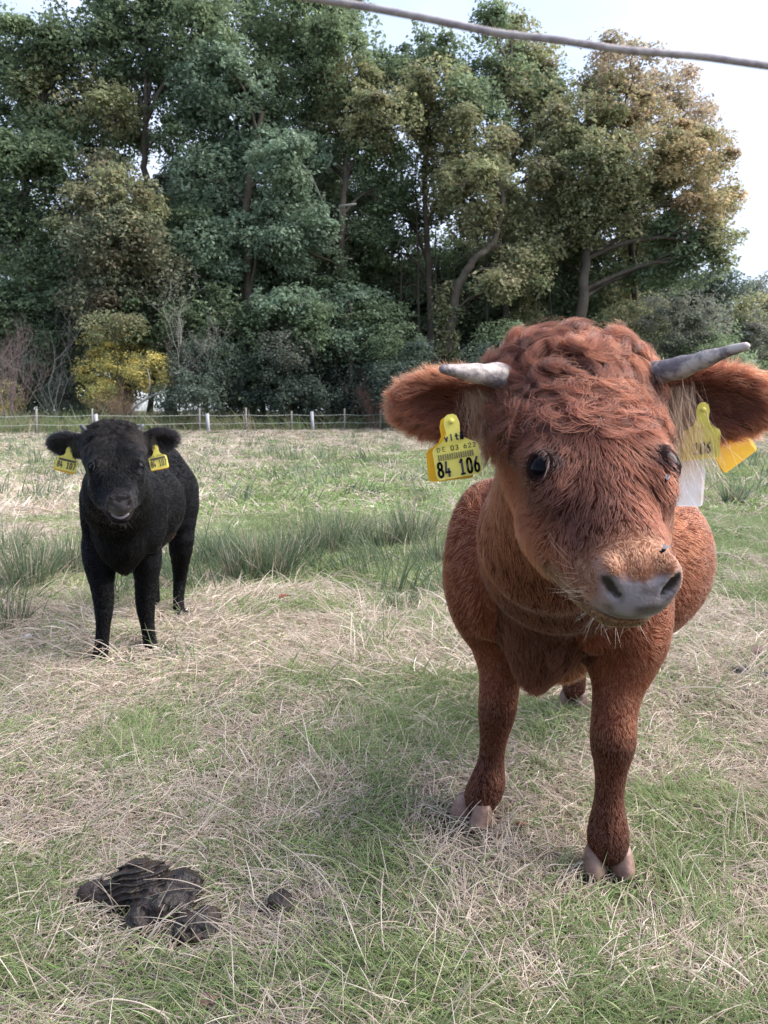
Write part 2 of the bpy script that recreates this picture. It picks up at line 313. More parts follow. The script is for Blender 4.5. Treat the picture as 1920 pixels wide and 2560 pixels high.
def tree(name, label, cat, tpath, Y, blobs, dens=1., leaf=.19, trad=.35, group=None, seed=0, bark='bark', clump=1.05, dY=0, nper=6400, limbs=True, fill=None):
    """tpath: trunk as picture points at depth Y, base first; blobs: (px, py, rx, ry, palette[, depth offset]) crown masses"""
    r = np.random.default_rng(seed); sc_ = Y/F_PX
    tp = np.array([P(px, py, Y) for px, py in tpath]); tp[0, 2] = -.15
    tp[1:, 1] += np.cumsum(r.normal(0, .25, len(tp)-1)) if len(tp) > 2 else 0
    root = empty(name, tp[0]*[1, 1, 0]); tag(root, label, cat, group)
    k = 6*len(tp); tt = np.linspace(0, len(tp)-1, k); path = np.stack([np.interp(tt, np.arange(len(tp)), tp[:, i]) for i in range(3)], -1)
    for _ in range(4): path[1:-1] = (path[:-2]+path[1:-1]*2+path[2:])/4
    path[1:-1] += r.normal(0, .04, (k-2, 3))
    rads = trad*np.linspace(1, .42, k); rads[0] *= 1.5; rads[1] *= 1.2
    mb = MB(); mb.tube(path, rads, 9)
    allV = []; allC = []
    if fill is not None:
        x0_ = tpath[len(tpath)//2][0]; blobs = list(blobs)+[(x0_+r.normal(0, 26), y_+r.normal(0, 6), 34+r.random()*12, 22, fill[0], fill[1]+r.normal(0, .6)) for y_ in np.arange(fill[2], fill[3] if len(fill) > 3 else 392, 27)]
    for bi, bl in enumerate(blobs):
        px, py, rx, ry, pal = bl[:5]; dy = bl[5] if len(bl) > 5 else r.normal(0, 1.6)
        c = P(px, py, Y+dy); ex = np.array([rx*sc_, min(rx, ry)*sc_*1.1, ry*sc_])
        nc = max(6, int(ex[0]*ex[2]/clump**2*2.3)); d = nrm(r.normal(size=(nc, 3))); q = (.25+.75*r.random(nc)**.5)[:, None]
        cc = c+d*q*ex; rr = clump*(.55+.75*r.random(nc)); cc[:, 2] = np.maximum(cc[:, 2], rr*.5)
        N_ = int(nper*dens*ex[0]*ex[2]/5.2); V, C = leaves(cc, rr*.85, int(N_*.6), leaf, OAK[pal], r); allV.append(V); allC.append(C)
        g = r.normal(size=(N_*2, 3)); g = c+nrm(g)*(r.random((N_*2, 1))**.4)*ex*1.22; g = g[(vn3(g, clump*1.1, seed)*.6+vn3(g, clump*.45, seed+1)*.4 > .50)][:int(N_*.5)]; g = g[g[:, 2] > .2]
        if len(g): V, C = leaves(g, np.full(len(g), clump*.16), len(g), leaf, OAK[pal], r); allV.append(V); allC.append(C)
        if limbs:
            below = path[path[:, 2] < max(c[2]-.5, path[0, 2]+1.5)]; j = len(below)-1 if len(below) else 0
            a = path[max(0, j-r.integers(0, 3))]; L_ = np.linalg.norm(c-a); r0 = min(trad*.55, .05+L_*.022)
            lp = limb(a, c, 9, r); r0 *= .8; mb.tube(lp, np.linspace(r0, r0*.45, 9), 6, False)
            for q_ in r.choice(nc, min(nc, 9), False):
                s = lp[r.integers(4, 9)]; mb.tube(limb(s, cc[q_], 6, r, .13), np.linspace(r0*.4, .025, 6), 4, False)
    mb.build('trunk', M[bark], root)
    V = np.concatenate(allV); mesh_np('crown', V, np.arange(len(V)).reshape(-1, 4), M['leaf'], root, False, fcol=np.concatenate(allC))
    return root
def shrub(name, label, cat, px, Y, blobs, **kw):
    kw.setdefault('leaf', .10); kw.setdefault('clump', .55); kw.setdefault('trad', .06)
    by = 512-F_PX*math.tan(math.atan(-CAM_H/Y)+PITCH) if 0 else 409+CAM_H*F_PX/Y
    return tree(name, label, cat, [(px, by), (px+2, max(b[1] for b in blobs)-5)], Y, blobs, **kw)
def brush(name, label, cat, px, Y, hgt, n, spread, col, seed=0, wid=.02, group=None, lean=0, leafpal=None, nl=0, levels=3):
    "a leafless shrub or sapling: stems that fork into twigs"
    r = np.random.default_rng(seed); b = P(px, 409+CAM_H*F_PX/Y, Y); b[2] = -.05
    root = empty(name, b*[1, 1, 0]); tag(root, label, cat, group); pts = []; rd = []; lv = []; tips = []
    K = 7
    def grow(p, d, ln, w_, lev):
        q = [p]; dd = d.copy()
        for k in range(K-1):
            dd = nrm(dd+r.normal(0, .16, 3)+np.array([0, 0, .05])); q.append(q[-1]+dd*ln/(K-1))
        q = np.array(q); pts.append(q); rd.append(np.linspace(w_, w_*.45, K)); lv.append(lev); tips.append(q[-1])
        if lev < levels:
            for _ in range(r.integers(3, 6)):
                j = r.integers(2, K); a = r.random()*6.28; s = np.array([math.cos(a), math.sin(a), r.random()*.7])
                grow(q[j], nrm(dd+s*.9), ln*(.35+.3*r.random()), w_*.5, lev+1)
    for i in range(n):
        a = r.random()*6.28; d = nrm(np.array([math.cos(a)*spread+lean, math.sin(a)*spread, 1.])); grow(b+r.normal(0, .12, 3)*[1, 1, 0], d, hgt*(.5+.25*r.random()), wid*(.7+.6*r.random()), 0)
    pts = np.array(pts); rd = np.array(rd); lv = np.array(lv); c = np.array(col)*(.8+.4*r.random((len(pts), 1)))
    st = lv <= 0
    curves_np('stem', pts[st], rd[st], c[st], M['twig'], root); curves_np('twigs', pts[~st], rd[~st], c[~st], M['twig'], root)
    if nl:
        tp = np.array(tips); V, C = leaves(tp, np.full(len(tp), .18), nl, .09, OAK[leafpal], r); mesh_np('foliage', V, np.arange(len(V)).reshape(-1, 4), M['leaf'], root, False, fcol=C)
    return root
if DO['trees']:
    G1 = 'oaks along the front of the woodland'
    tree('oak_tree', 'tall oak at far left with brown-tinged top and blue sky behind its lower limbs', 'tree', [(22, 432), (30, 330), (18, 200), (40, 90)], 47,
         [(35, 45, 42, 34, 'dark'), (85, 55, 45, 32, 'dark'), (62, 95, 48, 32, 'olive'), (25, 125, 36, 36, 'dark'), (100, 105, 36, 28, 'olive'), (70, 135, 46, 28, 'dark'), (10, 85, 34, 40, 'dark'), (8, 225, 25, 30, 'dull'), (45, 165, 30, 22, 'dark')], .95, group=G1, seed=1, trad=.3, fill=('dark', -1.5, 150))
    tree('oak_tree', 'tall dark oak rising out of frame with a bent bare trunk section left of centre', 'tree', [(170, 430), (168, 300), (165, 235), (144, 170), (150, 110)], 48,
         [(150, 25, 45, 40, 'dark'), (205, 35, 42, 36, 'dark'), (105, 15, 40, 30, 'dark'), (85, 215, 30, 26, 'dark'), (140, 80, 42, 34, 'dark'), (190, 85, 34, 30, 'dark'), (120, 145, 36, 26, 'dark'), (180, 130, 28, 24, 'dark'), (180, 215, 32, 26, 'dark'), (165, -25, 60, 36, 'dark')], .95, group=G1, seed=2, trad=.34, fill=('dark', -1.6, 240))
    tree('field_maple', 'leafy olive tree with rusty tints standing low in front of the left oaks', 'tree', [(128, 435), (124, 330), (118, 240)], 44,
         [(100, 175, 30, 20, 'rust'), (116, 205, 40, 30, 'olive'), (108, 245, 48, 36, 'rust'), (90, 225, 40, 40, 'olive'), (132, 265, 40, 34, 'olive'), (125, 300, 50, 30, 'rust'), (150, 320, 40, 24, 'dark'), (100, 280, 30, 28, 'olive')], 1.0, leaf=.17, group=G1, seed=3, trad=.24, fill=('rust', -.6, 215, 300))
    tree('oak_tree', 'broad bluish-green oak with pale leafy masses stacked down its whole height', 'tree', [(250, 432), (250, 345), (246, 195), (262, 110)], 46,
         [(205, 95, 34, 34, 'blue'), (235, 125, 42, 30, 'blue'), (232, 75, 36, 28, 'blue'), (262, 150, 34, 26, 'blue'), (208, 180, 32, 30, 'blue'), (230, 212, 32, 24, 'blue'), (285, 165, 30, 26, 'blue'), (212, 252, 34, 26, 'blue'), (238, 272, 30, 26, 'blue'), (246, 305, 30, 20, 'blue'), (268, 232, 36, 24, 'blue'), (265, 95, 32, 28, 'dark')], 1.1, group=G1, seed=4, trad=.33, fill=('dark', -1.4, 300))
    tree('oak_tree', 'tall oak behind the wire whose top leaves the frame at the upper middle', 'tree', [(290, 430), (286, 300), (276, 150), (270, 60)], 51,
         [(255, 25, 46, 40, 'dark'), (305, 30, 44, 36, 'dark'), (340, 55, 34, 36, 'dark'), (300, 85, 40, 34, 'dark'), (330, 110, 32, 28, 'dark'), (290, -25, 60, 34, 'dark'), (345, 18, 26, 24, 'dark')], .9, group=G1, seed=5, trad=.32, fill=('blue', -2.5, 140))
    tree('oak_tree', 'oak with a straight visible trunk forking beside short dead snags in mid picture', 'tree', [(338, 432), (338, 370), (340, 255), (342, 215), (346, 165)], 47,
         [(345, 140, 42, 24, 'olive'), (382, 120, 34, 26, 'olive'), (372, 158, 30, 18, 'dark'), (310, 160, 28, 18, 'blue'), (312, 225, 28, 24, 'blue'), (355, 95, 34, 28, 'olive'), (370, 235, 32, 26, 'dark'), (300, 250, 32, 22, 'blue'), (385, 195, 26, 22, 'dark'), (318, 275, 34, 24, 'dark')], 1.0, group=G1, seed=6, trad=.36, fill=('dark', 3.5, 170))
    tree('oak_tree', 'younger green tree with tiered leaves hanging low around the foot of the forked oak', 'tree', [(352, 432), (352, 370), (350, 300)], 45,
         [(345, 305, 44, 18, 'blue'), (375, 322, 36, 20, 'dark'), (310, 322, 36, 20, 'blue'), (345, 345, 44, 18, 'blue'), (372, 362, 30, 18, 'dark'), (285, 305, 28, 18, 'blue'), (290, 335, 32, 16, 'dark')], 1.2, leaf=.17, group=G1, seed=7, trad=.2)
    tree('oak_tree', 'tallest peaked tree of the right group, poking above the wire', 'tree', [(508, 432), (505, 300), (500, 150), (508, 70)], 52,
         [(488, 22, 16, 20, 'dark'), (510, 35, 24, 24, 'olive'), (498, 75, 34, 28, 'dark'), (530, 62, 30, 26, 'olive'), (520, 105, 40, 30, 'olive'), (545, 90, 24, 26, 'dark'), (478, 120, 28, 28, 'dark'), (535, 140, 36, 28, 'olive')], .8, group=G1, seed=8, trad=.28, fill=('olive', 2, 165))
    tree('oak_tree', 'oak with two thin leafy tops in the gap left of the tallest tree', 'tree', [(432, 432), (430, 300), (424, 180), (428, 80)], 50,
         [(415, 60, 16, 28, 'dark'), (445, 60, 20, 26, 'dark'), (432, 100, 36, 30, 'olive'), (400, 95, 26, 32, 'dark'), (462, 110, 24, 26, 'dark'), (412, 135, 36, 24, 'olive'), (380, 70, 18, 28, 'dark'), (440, 165, 34, 22, 'olive')], .8, group=G1, seed=9, trad=.26, fill=('dark', 2.5, 200))
    tree('oak_tree', 'leaning oak with ivy round its lower trunk just left of the red calf horn', 'tree', [(446, 432), (446, 350), (456, 290), (472, 262), (492, 248), (502, 200)], 46,
         [(470, 145, 36, 28, 'olive'), (478, 190, 34, 26, 'olive'), (505, 215, 38, 22, 'olive'), (472, 225, 22, 18, 'olive'), (520, 270, 30, 20, 'olive'), (498, 285, 24, 16, 'olive'), (535, 250, 26, 18, 'olive'), (450, 190, 20, 20, 'olive'), (446, 345, 11, 34, 'olive', -.2), (448, 310, 9, 22, 'olive', -.2), (444, 385, 12, 30, 'olive', -.2)], 1.05, group=G1, seed=10, trad=.34)
    tree('oak_tree', 'spreading oak at right with forked dark trunk and brown-tinged outer leaves', 'tree', [(582, 432), (580, 330), (586, 280), (592, 235), (600, 170)], 47,
         [(580, 130, 40, 34, 'olive'), (560, 175, 34, 28, 'olive'), (612, 165, 38, 30, 'olive'), (655, 150, 38, 28, 'brown'), (690, 165, 32, 30, 'brown'), (655, 190, 38, 26, 'olive'), (702, 210, 30, 28, 'brown'), (610, 215, 34, 26, 'olive'), (572, 225, 34, 24, 'olive'), (680, 235, 40, 20, 'dark'), (716, 245, 22, 22, 'olive'), (655, 275, 36, 20, 'dark'), (700, 268, 24, 18, 'dark')], 1.0, group=G1, seed=11, trad=.42, fill=('dark', 4, 190))
    tree('oak_tree', 'thin-leaved russet oak whose tan top shows against the white sky', 'tree', [(640, 432), (636, 300), (628, 180), (620, 90)], 51,
         [(605, 68, 26, 26, 'tan'), (635, 78, 30, 26, 'tan'), (662, 98, 32, 28, 'tan'), (625, 110, 36, 26, 'brown'), (688, 128, 28, 28, 'tan'), (705, 165, 24, 28, 'brown'), (595, 100, 24, 26, 'olive'), (722, 200, 16, 22, 'brown')], .7, group=G1, seed=12, trad=.26, fill=('olive', 1, 150))
    G2 = 'distant trees beyond the right end of the woodland'
    for i, (px, Yy, bl, lb) in enumerate([
        (742, 82, [(735, 315, 26, 24, 'olive'), (752, 335, 24, 20, 'dull'), (722, 338, 20, 24, 'dull'), (740, 365, 34, 20, 'dark')], 'small distant tree at the right edge of the woodland with tawny top'),
        (768, 95, [(765, 300, 22, 22, 'dull'), (775, 330, 24, 26, 'olive'), (760, 352, 22, 22, 'dull'), (790, 310, 24, 26, 'dull')], 'farthest pale green tree cut by the right frame edge'),
        (800, 90, [(800, 320, 30, 26, 'olive'), (805, 360, 30, 30, 'dark')], 'distant bushy tree just past the right frame edge')]):
        tree('deciduous_tree', lb, 'tree', [(px, 420), (px, 340)], Yy, bl, .7, leaf=.24, clump=1.5, group=G2, seed=30+i, trad=.3)
    G3 = 'dark trees deeper in the woodland'
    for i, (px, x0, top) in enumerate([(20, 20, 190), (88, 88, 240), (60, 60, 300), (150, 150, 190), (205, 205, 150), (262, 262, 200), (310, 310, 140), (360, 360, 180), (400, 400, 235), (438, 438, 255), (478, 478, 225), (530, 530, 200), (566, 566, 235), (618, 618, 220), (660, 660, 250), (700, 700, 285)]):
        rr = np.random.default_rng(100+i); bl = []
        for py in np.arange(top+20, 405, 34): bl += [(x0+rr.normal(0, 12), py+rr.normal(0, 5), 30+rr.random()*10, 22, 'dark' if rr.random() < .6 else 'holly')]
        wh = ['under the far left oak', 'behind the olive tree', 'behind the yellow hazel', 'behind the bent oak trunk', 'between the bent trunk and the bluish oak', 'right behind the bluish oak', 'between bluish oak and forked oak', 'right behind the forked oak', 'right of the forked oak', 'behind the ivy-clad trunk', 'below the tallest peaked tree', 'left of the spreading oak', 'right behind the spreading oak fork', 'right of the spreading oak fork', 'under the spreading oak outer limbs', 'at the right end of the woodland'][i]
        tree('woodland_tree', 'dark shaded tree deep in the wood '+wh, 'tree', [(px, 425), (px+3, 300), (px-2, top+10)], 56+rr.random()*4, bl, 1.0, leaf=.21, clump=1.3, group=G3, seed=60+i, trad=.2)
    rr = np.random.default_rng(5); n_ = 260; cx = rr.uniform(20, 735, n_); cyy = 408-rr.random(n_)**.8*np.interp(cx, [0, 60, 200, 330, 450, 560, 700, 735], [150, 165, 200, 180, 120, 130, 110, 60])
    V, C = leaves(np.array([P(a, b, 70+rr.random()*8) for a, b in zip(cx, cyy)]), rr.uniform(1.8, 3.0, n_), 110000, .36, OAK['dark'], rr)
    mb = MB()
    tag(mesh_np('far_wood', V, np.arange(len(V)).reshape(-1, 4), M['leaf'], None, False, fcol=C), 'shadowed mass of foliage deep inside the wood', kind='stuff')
    G4 = 'thin trunks in the shade of the wood'
    for i, (px, tp_, lb) in enumerate([(401, 250, 'left of the ivy-clad trunk'), (434, 230, 'close left of the ivy-clad trunk'), (486, 255, 'right of the ivy-clad trunk'), (533, 240, 'halfway to the spreading oak'), (555, 215, 'beside the spreading oak'), (420, 160, 'in the sky gap left of the leaning oak')]):
        root = empty('young_tree', P(px, 425, 50)*[1, 1, 0]); tag(root, 'slender bare dark trunk standing '+lb, 'tree', G4); mb = MB(); rr = np.random.default_rng(i)
        a = P(px, 429, 50); b = P(px+rr.normal(0, 5), tp_, 50); a[2] = -.1; lp = limb(a, b, 14, rr, .03, 0); mb.tube(lp, np.linspace(.13, .04, 14), 6); mb.build('trunk', M['bark'], root)
        for _ in range(9):
            m2 = MB()
            s = lp[rr.integers(5, 14)]; m2.tube(limb(s, s+np.array([rr.normal(0, 1), rr.normal(0, .7), .3+rr.random()*1.2]), 5, rr, .12), np.linspace(.03, .012, 5), 4, False); m2.build('branch', M['bark'], root)
    shrub('hazel_shrub', 'yellow-leaved hazel bush standing behind the left part of the fence', 'shrub', 120, 42, [(105, 345, 28, 20, 'yellow'), (135, 350, 30, 20, 'yellow'), (95, 372, 20, 20, 'yellow'), (125, 375, 34, 20, 'yellow'), (150, 372, 20, 18, 'yellow'), (105, 392, 22, 16, 'yellow'), (112, 328, 30, 14, 'olive')], nper=17000, dens=.8, seed=201)
    for i, (px, bl, lb) in enumerate([
        (200, [(205, 365, 34, 24, 'holly'), (190, 395, 30, 22, 'holly'), (225, 392, 30, 22, 'holly')], 'dark evergreen shrub behind the pale sapling'),
        (280, [(270, 362, 32, 24, 'holly'), (305, 372, 32, 24, 'holly'), (262, 395, 36, 18, 'holly'), (300, 398, 36, 18, 'holly'), (285, 350, 26, 18, 'dull')], 'big rounded holly bush in the middle behind the fence'),
        (352, [(345, 385, 32, 24, 'holly'), (375, 388, 30, 22, 'holly'), (355, 402, 34, 16, 'holly')], 'low dark holly right of the big rounded one'),
        (60, [(62, 330, 26, 30, 'holly'), (55, 370, 26, 28, 'holly'), (75, 390, 26, 18, 'dull')], 'shaded dark shrub between the left edge and the yellow hazel'),
        (400, [(395, 350, 26, 24, 'dark'), (400, 385, 30, 22, 'holly'), (418, 365, 18, 24, 'holly')], 'dense dark shrub above the red calf left ear'),
        (520, [(500, 345, 26, 20, 'dark'), (530, 330, 28, 22, 'olive'), (490, 372, 30, 24, 'holly'), (540, 372, 36, 24, 'holly')], 'olive-topped shrub left of the spreading oak trunk'),
        (640, [(630, 330, 34, 24, 'olive'), (670, 320, 32, 26, 'dull'), (610, 362, 36, 26, 'dark'), (660, 362, 36, 26, 'dull')], 'greyish bush under the right side of the spreading oak'),
        (705, [(700, 320, 26, 26, 'dull'), (705, 360, 30, 28, 'dark')], 'bush at the right end of the woodland edge'),
        (8, [(10, 355, 18, 16, 'olive'), (14, 385, 22, 20, 'olive'), (0, 400, 20, 18, 'yellow')], 'yellowish green bush at the left frame edge')]):
        shrub('holly_shrub' if 'holly' in lb else 'woodland_shrub', lb, 'shrub', px, 43+.3*i, bl, nper=17000, dens=.85, leaf=.11, seed=210+i, group='shrubs under the woodland edge')
    BK = (.21, .185, .165)
    brush('birch_sapling', 'pale bare many-stemmed sapling rising just behind the fence', 'tree', 198, 41.5, 6.6, 4, .07, (.30, .28, .25), 1, .026, leafpal='dull', nl=1500)
    brush('bare_shrub', 'leafless pinkish brown shrub at the left frame edge', 'shrub', 10, 41, 5.5, 15, .55, (.24, .17, .16), 2, .022)
    brush('bare_shrub', 'thin bare grey branches leaning up between left edge and yellow hazel', 'shrub', 62, 41.5, 6.4, 6, .38, (.19, .175, .165), 3, .018, lean=-.2)
    brush('dead_bush', 'tangle of dead brown stems at the foot of the yellow hazel', 'shrub', 122, 40.5, 2.4, 34, .6, (.27, .19, .13), 4, .010)
    brush('bare_shrub', 'sparse bare twigs tangled in front of the holly left of the pale sapling', 'shrub', 178, 42, 4.4, 7, .4, (.17, .13, .11), 5, .018, leafpal='dull', nl=900)
    brush('dead_bush', 'low brownish dead stems below the forked oak behind the fence', 'shrub', 372, 43, 2.6, 16, .5, (.22, .14, .11), 6, .012)
    mb = MB(); a = P(126, 416, 40.5); b = P(148, 398, 40.5); c = P(168, 391, 40.5); mb.tube(np.array([a, a*.5+b*.5+[0, 0, .1], b, b*.5+c*.5+[0, 0, .05], c]), [.05, .06, .07, .06, .04], 7)
    mb.tube(np.array([b, P(150, 380, 40.5), P(147, 368, 40.5)]), [.04, .03, .015], 6); mb.tube(np.array([b*.4+c*.6, P(166, 386, 40.5), P(165, 383, 40.5)]), [.045, .04, .02], 6); mb.tube(np.array([P(164, 391, 40.5), P(166, 396, 40.4)]), [.03, .02], 6)
    tag(mb.build('dead_branch', M['palebark']), 'fallen grey forked branch propped in weeds left of the pale sapling', 'branch')
    # dead snags on the forked oak's trunk
    for pl, rl in (([P(290, 165, 46), P(299, 162, 46), P(309, 172, 46), P(322, 200, 46)], [.06, .1, .09, .05]), ([P(341, 222, 46.4), P(340, 206, 46), P(356, 204, 45.6)], [.09, .10, .05]), ([P(342, 258, 46.5), P(352, 259, 45.8)], [.07, .03])):
        mb = MB(); mb.tube(pl, rl, 6)
        for o in [o for o in sc.objects if o.get('label', '').startswith('oak with a straight')]: mb.build('dead_snag', M['palebark'], o)
    # ---- fence
    fr = empty('pasture_fence', (0, 42, 0)); tag(fr, 'long low wire fence on thin grey stakes in front of the woodland', 'fence')
    fy = lambda px: min(35+(px-36)*.021, 42.3)
    posts = [(35.7, 0, 408.5), (91.6, 0, 408.5), (199, 0, 408), (245.5, 0, 407.5), (291, 0, 411), (344, 0, 408.5), (380, 0, 410), (-25, 0, 409), (-80, 0, 409), (430, 0, 409), (480, 0, 409), (535, 0, 409), (590, 0, 409), (645, 0, 409), (700, 0, 409), (745, 0, 409), (790, 0, 409)]
    for px, _, top in posts:
        Yp = fy(px); a = P(px, 430, Yp); b = P(px+.5, top, Yp); a[2] = -.2; mb = MB(); mb.tube([a, (a+b)/2+[.01, 0, 0], b], [.052, .05, .046], 7); mb.build('post', M['post'], fr)
    for px, top, q in [(97, 414, 1), (208.5, 413.5, 1), (313, 411.5, 1)]:
        Yp = fy(px)-.6; a = P(px, 430, Yp); b = P(px-1.3, top, Yp); a[2] = -.2; mb = MB(); mb.tube([a, b], [.09, .085], 8); tag(mb.build('post', M['wpost'], fr), 'thicker whitish post')
    for hgt in (.80, .40):
        pl = []
        for px, _, _t in sorted(posts):
            q = P(px, 420, fy(px)); q[2] = hgt; pl.append(q)
        pl = np.array(pl); full = []
        for a, b in zip(pl[:-1], pl[1:]):
            for t in np.linspace(0, 1, 6)[:-1]: full.append(a*(1-t)+b*t-np.array([0, 0, .05*math.sin(math.pi*t)])-[0, .06, 0])
        mb = MB(); mb.tube(full, .011, 5); mb.build('wire', M['wire'], fr)
# ------------------------------------------------------------------ signed-distance modelling
def ell(c, r, Rm=None):
    c = np.asarray(c, float); r = np.asarray(r, float); Rm = np.eye(3) if Rm is None else np.asarray(Rm, float)
    def f(x, y, z):
        x = x-c[0]; y = y-c[1]; z = z-c[2]
        q = [x*Rm[i, 0]+y*Rm[i, 1]+z*Rm[i, 2] for i in range(3)]
        k0 = np.sqrt((q[0]/r[0])**2+(q[1]/r[1])**2+(q[2]/r[2])**2); k1 = np.sqrt((q[0]/r[0]**2)**2+(q[1]/r[1]**2)**2+(q[2]/r[2]**2)**2)
        return k0*(k0-1)/np.maximum(k1, 1e-9)
    e = np.sqrt(((Rm.T*r)**2).sum(1)); return f, c-e, c+e
def cone(a, b, r1, r2):
    a = np.asarray(a, float); b = np.asarray(b, float); ba = b-a; l2 = ba@ba; rr = r1-r2; a2 = l2-rr*rr; il2 = 1/l2
    def f(x, y, z):
        px, py, pz = x-a[0], y-a[1], z-a[2]; yy = px*ba[0]+py*ba[1]+pz*ba[2]; zz = yy-l2
        x2 = (px*l2-ba[0]*yy)**2+(py*l2-ba[1]*yy)**2+(pz*l2-ba[2]*yy)**2
        y2 = yy*yy*l2; z2 = zz*zz*l2; k = np.sign(rr)*rr*rr*x2
        return np.where(np.sign(zz)*a2*z2 > k, np.sqrt(x2+z2)*il2-r2, np.where(np.sign(yy)*a2*y2 < k, np.sqrt(x2+y2)*il2-r1, (np.sqrt(np.maximum(x2*a2*il2, 0))+yy*rr)*il2-r1))
    return f, np.minimum(a-r1, b-r2), np.maximum(a+r1, b+r2)
class Sdf:
    def __init__(s): s.ops = []
    def u(s, pr, k=.03, reg=0): s.ops.append((1, pr, k, reg)); return s
    def d(s, pr, k=.008): s.ops.append((-1, pr, k, -1)); return s
    def apply(s, F0, d, sgn, k):
        if sgn > 0: h = np.maximum(k-np.abs(F0-d), 0)/k; return np.minimum(F0, d)-h*h*k*.25
        d = -d; h = np.maximum(k-np.abs(F0-d), 0)/k; return np.maximum(F0, d)+h*h*k*.25
    def mesh(s, h, noise=None):
        lo = np.min([p[1][1] for p in s.ops if p[0] > 0], 0)-4*h; hi = np.max([p[1][2] for p in s.ops if p[0] > 0], 0)+4*h
        n = np.ceil((hi-lo)/h).astype(int)+1; ax = [(lo[i]+h*np.arange(n[i])).astype(np.float32) for i in range(3)]
        Fd = np.full(n, .2, np.float32)
        for sgn, (f, a, b), k, _ in s.ops:
            m = k+3*h; i0 = np.maximum(((a-m-lo)/h).astype(int), 0); i1 = np.minimum(((b+m-lo)/h).astype(int)+2, n); sl = tuple(slice(p, q) for p, q in zip(i0, i1))
            d = f(ax[0][sl[0]][:, None, None], ax[1][sl[1]][None, :, None], ax[2][sl[2]][None, None, :]); Fd[sl] = s.apply(Fd[sl], d, sgn, k)
        if noise is not None:
            nz = np.abs(Fd) < .03; ii = np.argwhere(nz); p = lo+ii*h; Fd[nz] += noise(p)
        S = Fd < 0; n1 = np.array(n)-1
        cnt = sum(S[a:n1[0]+a, b:n1[1]+b, c:n1[2]+c].astype(np.int8) for a in (0, 1) for b in (0, 1) for c in (0, 1))
        act = np.argwhere((cnt > 0) & (cnt < 8)); m = len(act); cid = np.full(n1, -1, np.int32); cid[tuple(act.T)] = np.arange(m)
        cor = np.array([(a, b, c) for a in (0, 1) for b in (0, 1) for c in (0, 1)]); vals = np.stack([Fd[tuple((act+c).T)] for c in cor], 1)
        acc = np.zeros((m, 3)); w = np.zeros(m)
        for i in range(8):
            for j in range(i+1, 8):
                if np.abs(cor[i]-cor[j]).sum() != 1: continue
                A, B = vals[:, i], vals[:, j]; cr_ = (A < 0) != (B < 0); t = np.where(cr_, A/np.where(cr_, A-B, 1), 0)
                acc += np.where(cr_[:, None], cor[i]+t[:, None]*(cor[j]-cor[i]), 0); w += cr_
        V = lo+(act+acc/w[:, None])*h; Q = []
        for axx in range(3):
            u_, v_ = [(1, 2), (2, 0), (0, 1)][axx]; e = np.eye(3, dtype=int)
            sl0 = [slice(1, n[i]-1) for i in range(3)]; sl0[axx] = slice(0, n[axx]-1); sl1 = list(sl0); sl1[axx] = slice(1, n[axx])
            A = S[tuple(sl0)]; B = S[tuple(sl1)]; ed = np.argwhere(A != B); off = np.ones(3, int); off[axx] = 0; g = ed+off; inn = A[tuple(ed.T)]
            q = np.stack([cid[tuple((g-e[u_]-e[v_]).T)], cid[tuple((g-e[v_]).T)], cid[tuple(g.T)], cid[tuple((g-e[u_]).T)]], 1)
            q[~inn] = q[~inn][:, ::-1]; Q.append(q)
        Q = np.concatenate(Q); return V, Q[(Q >= 0).all(1)]
    def region(s, p):
        best = np.full(len(p), 9.); reg = np.zeros(len(p), int)
        for sgn, (f, a, b), k, rg in s.ops:
            if sgn < 0: continue
            d = f(p[:, 0], p[:, 1], p[:, 2]); m = d < best; best[m] = d[m]; reg[m] = rg
        return reg
def vnormals(V, Q):
    n = np.cross(V[Q[:, 2]]-V[Q[:, 0]], V[Q[:, 3]]-V[Q[:, 1]]); N_ = np.zeros_like(V)
    for i in range(4): np.add.at(N_, Q[:, i], n)
    return nrm(N_)
def relax(V, Q, it=2):
    for _ in range(it):
        A = np.zeros_like(V); w = np.zeros(len(V))
        for i in range(4):
            np.add.at(A, Q[:, i], V[Q[:, (i+1) % 4]]+V[Q[:, i-1]]); np.add.at(w, Q[:, i], 2)
        V = V*.5+.5*A/np.maximum(w, 1)[:, None]
    return V
BODY, NECK, LEG, HEAD, EAR, CHEST, BELLY = range(7)

# ------------------------------------------------------------------ hair on a surface
def scatter(V, Q, Nv, n, wfun, r):
    T = np.r_[Q[:, [0, 1, 2]], Q[:, [0, 2, 3]]]; a, b, c = V[T[:, 0]], V[T[:, 1]], V[T[:, 2]]; ar = np.linalg.norm(np.cross(b-a, c-a), axis=1); ce = (a+b+c)/3
    pw = ar*wfun(ce, Nv[T[:, 0]]); pw = pw/pw.sum(); i = r.choice(len(T), n, p=pw); u = r.random((n, 2)); s = u.sum(1) > 1; u[s] = 1-u[s]
    p = a[i]+(b-a)[i]*u[:, :1]+(c-a)[i]*u[:, 1:]; nn = nrm(Nv[T[i, 0]]*(1-u.sum(1))[:, None]+Nv[T[i, 1]]*u[:, :1]+Nv[T[i, 2]]*u[:, 1:]); return p, nn
def lock_of(p, n, r):
    "index of the nearest of n lock centres"
    ci = r.choice(len(p), n, False); kd = kdtree.KDTree(n)
    for k, i in enumerate(ci): kd.insert(p[i], k)
    kd.balance(); return ci, np.array([kd.find(q)[1] for q in p])
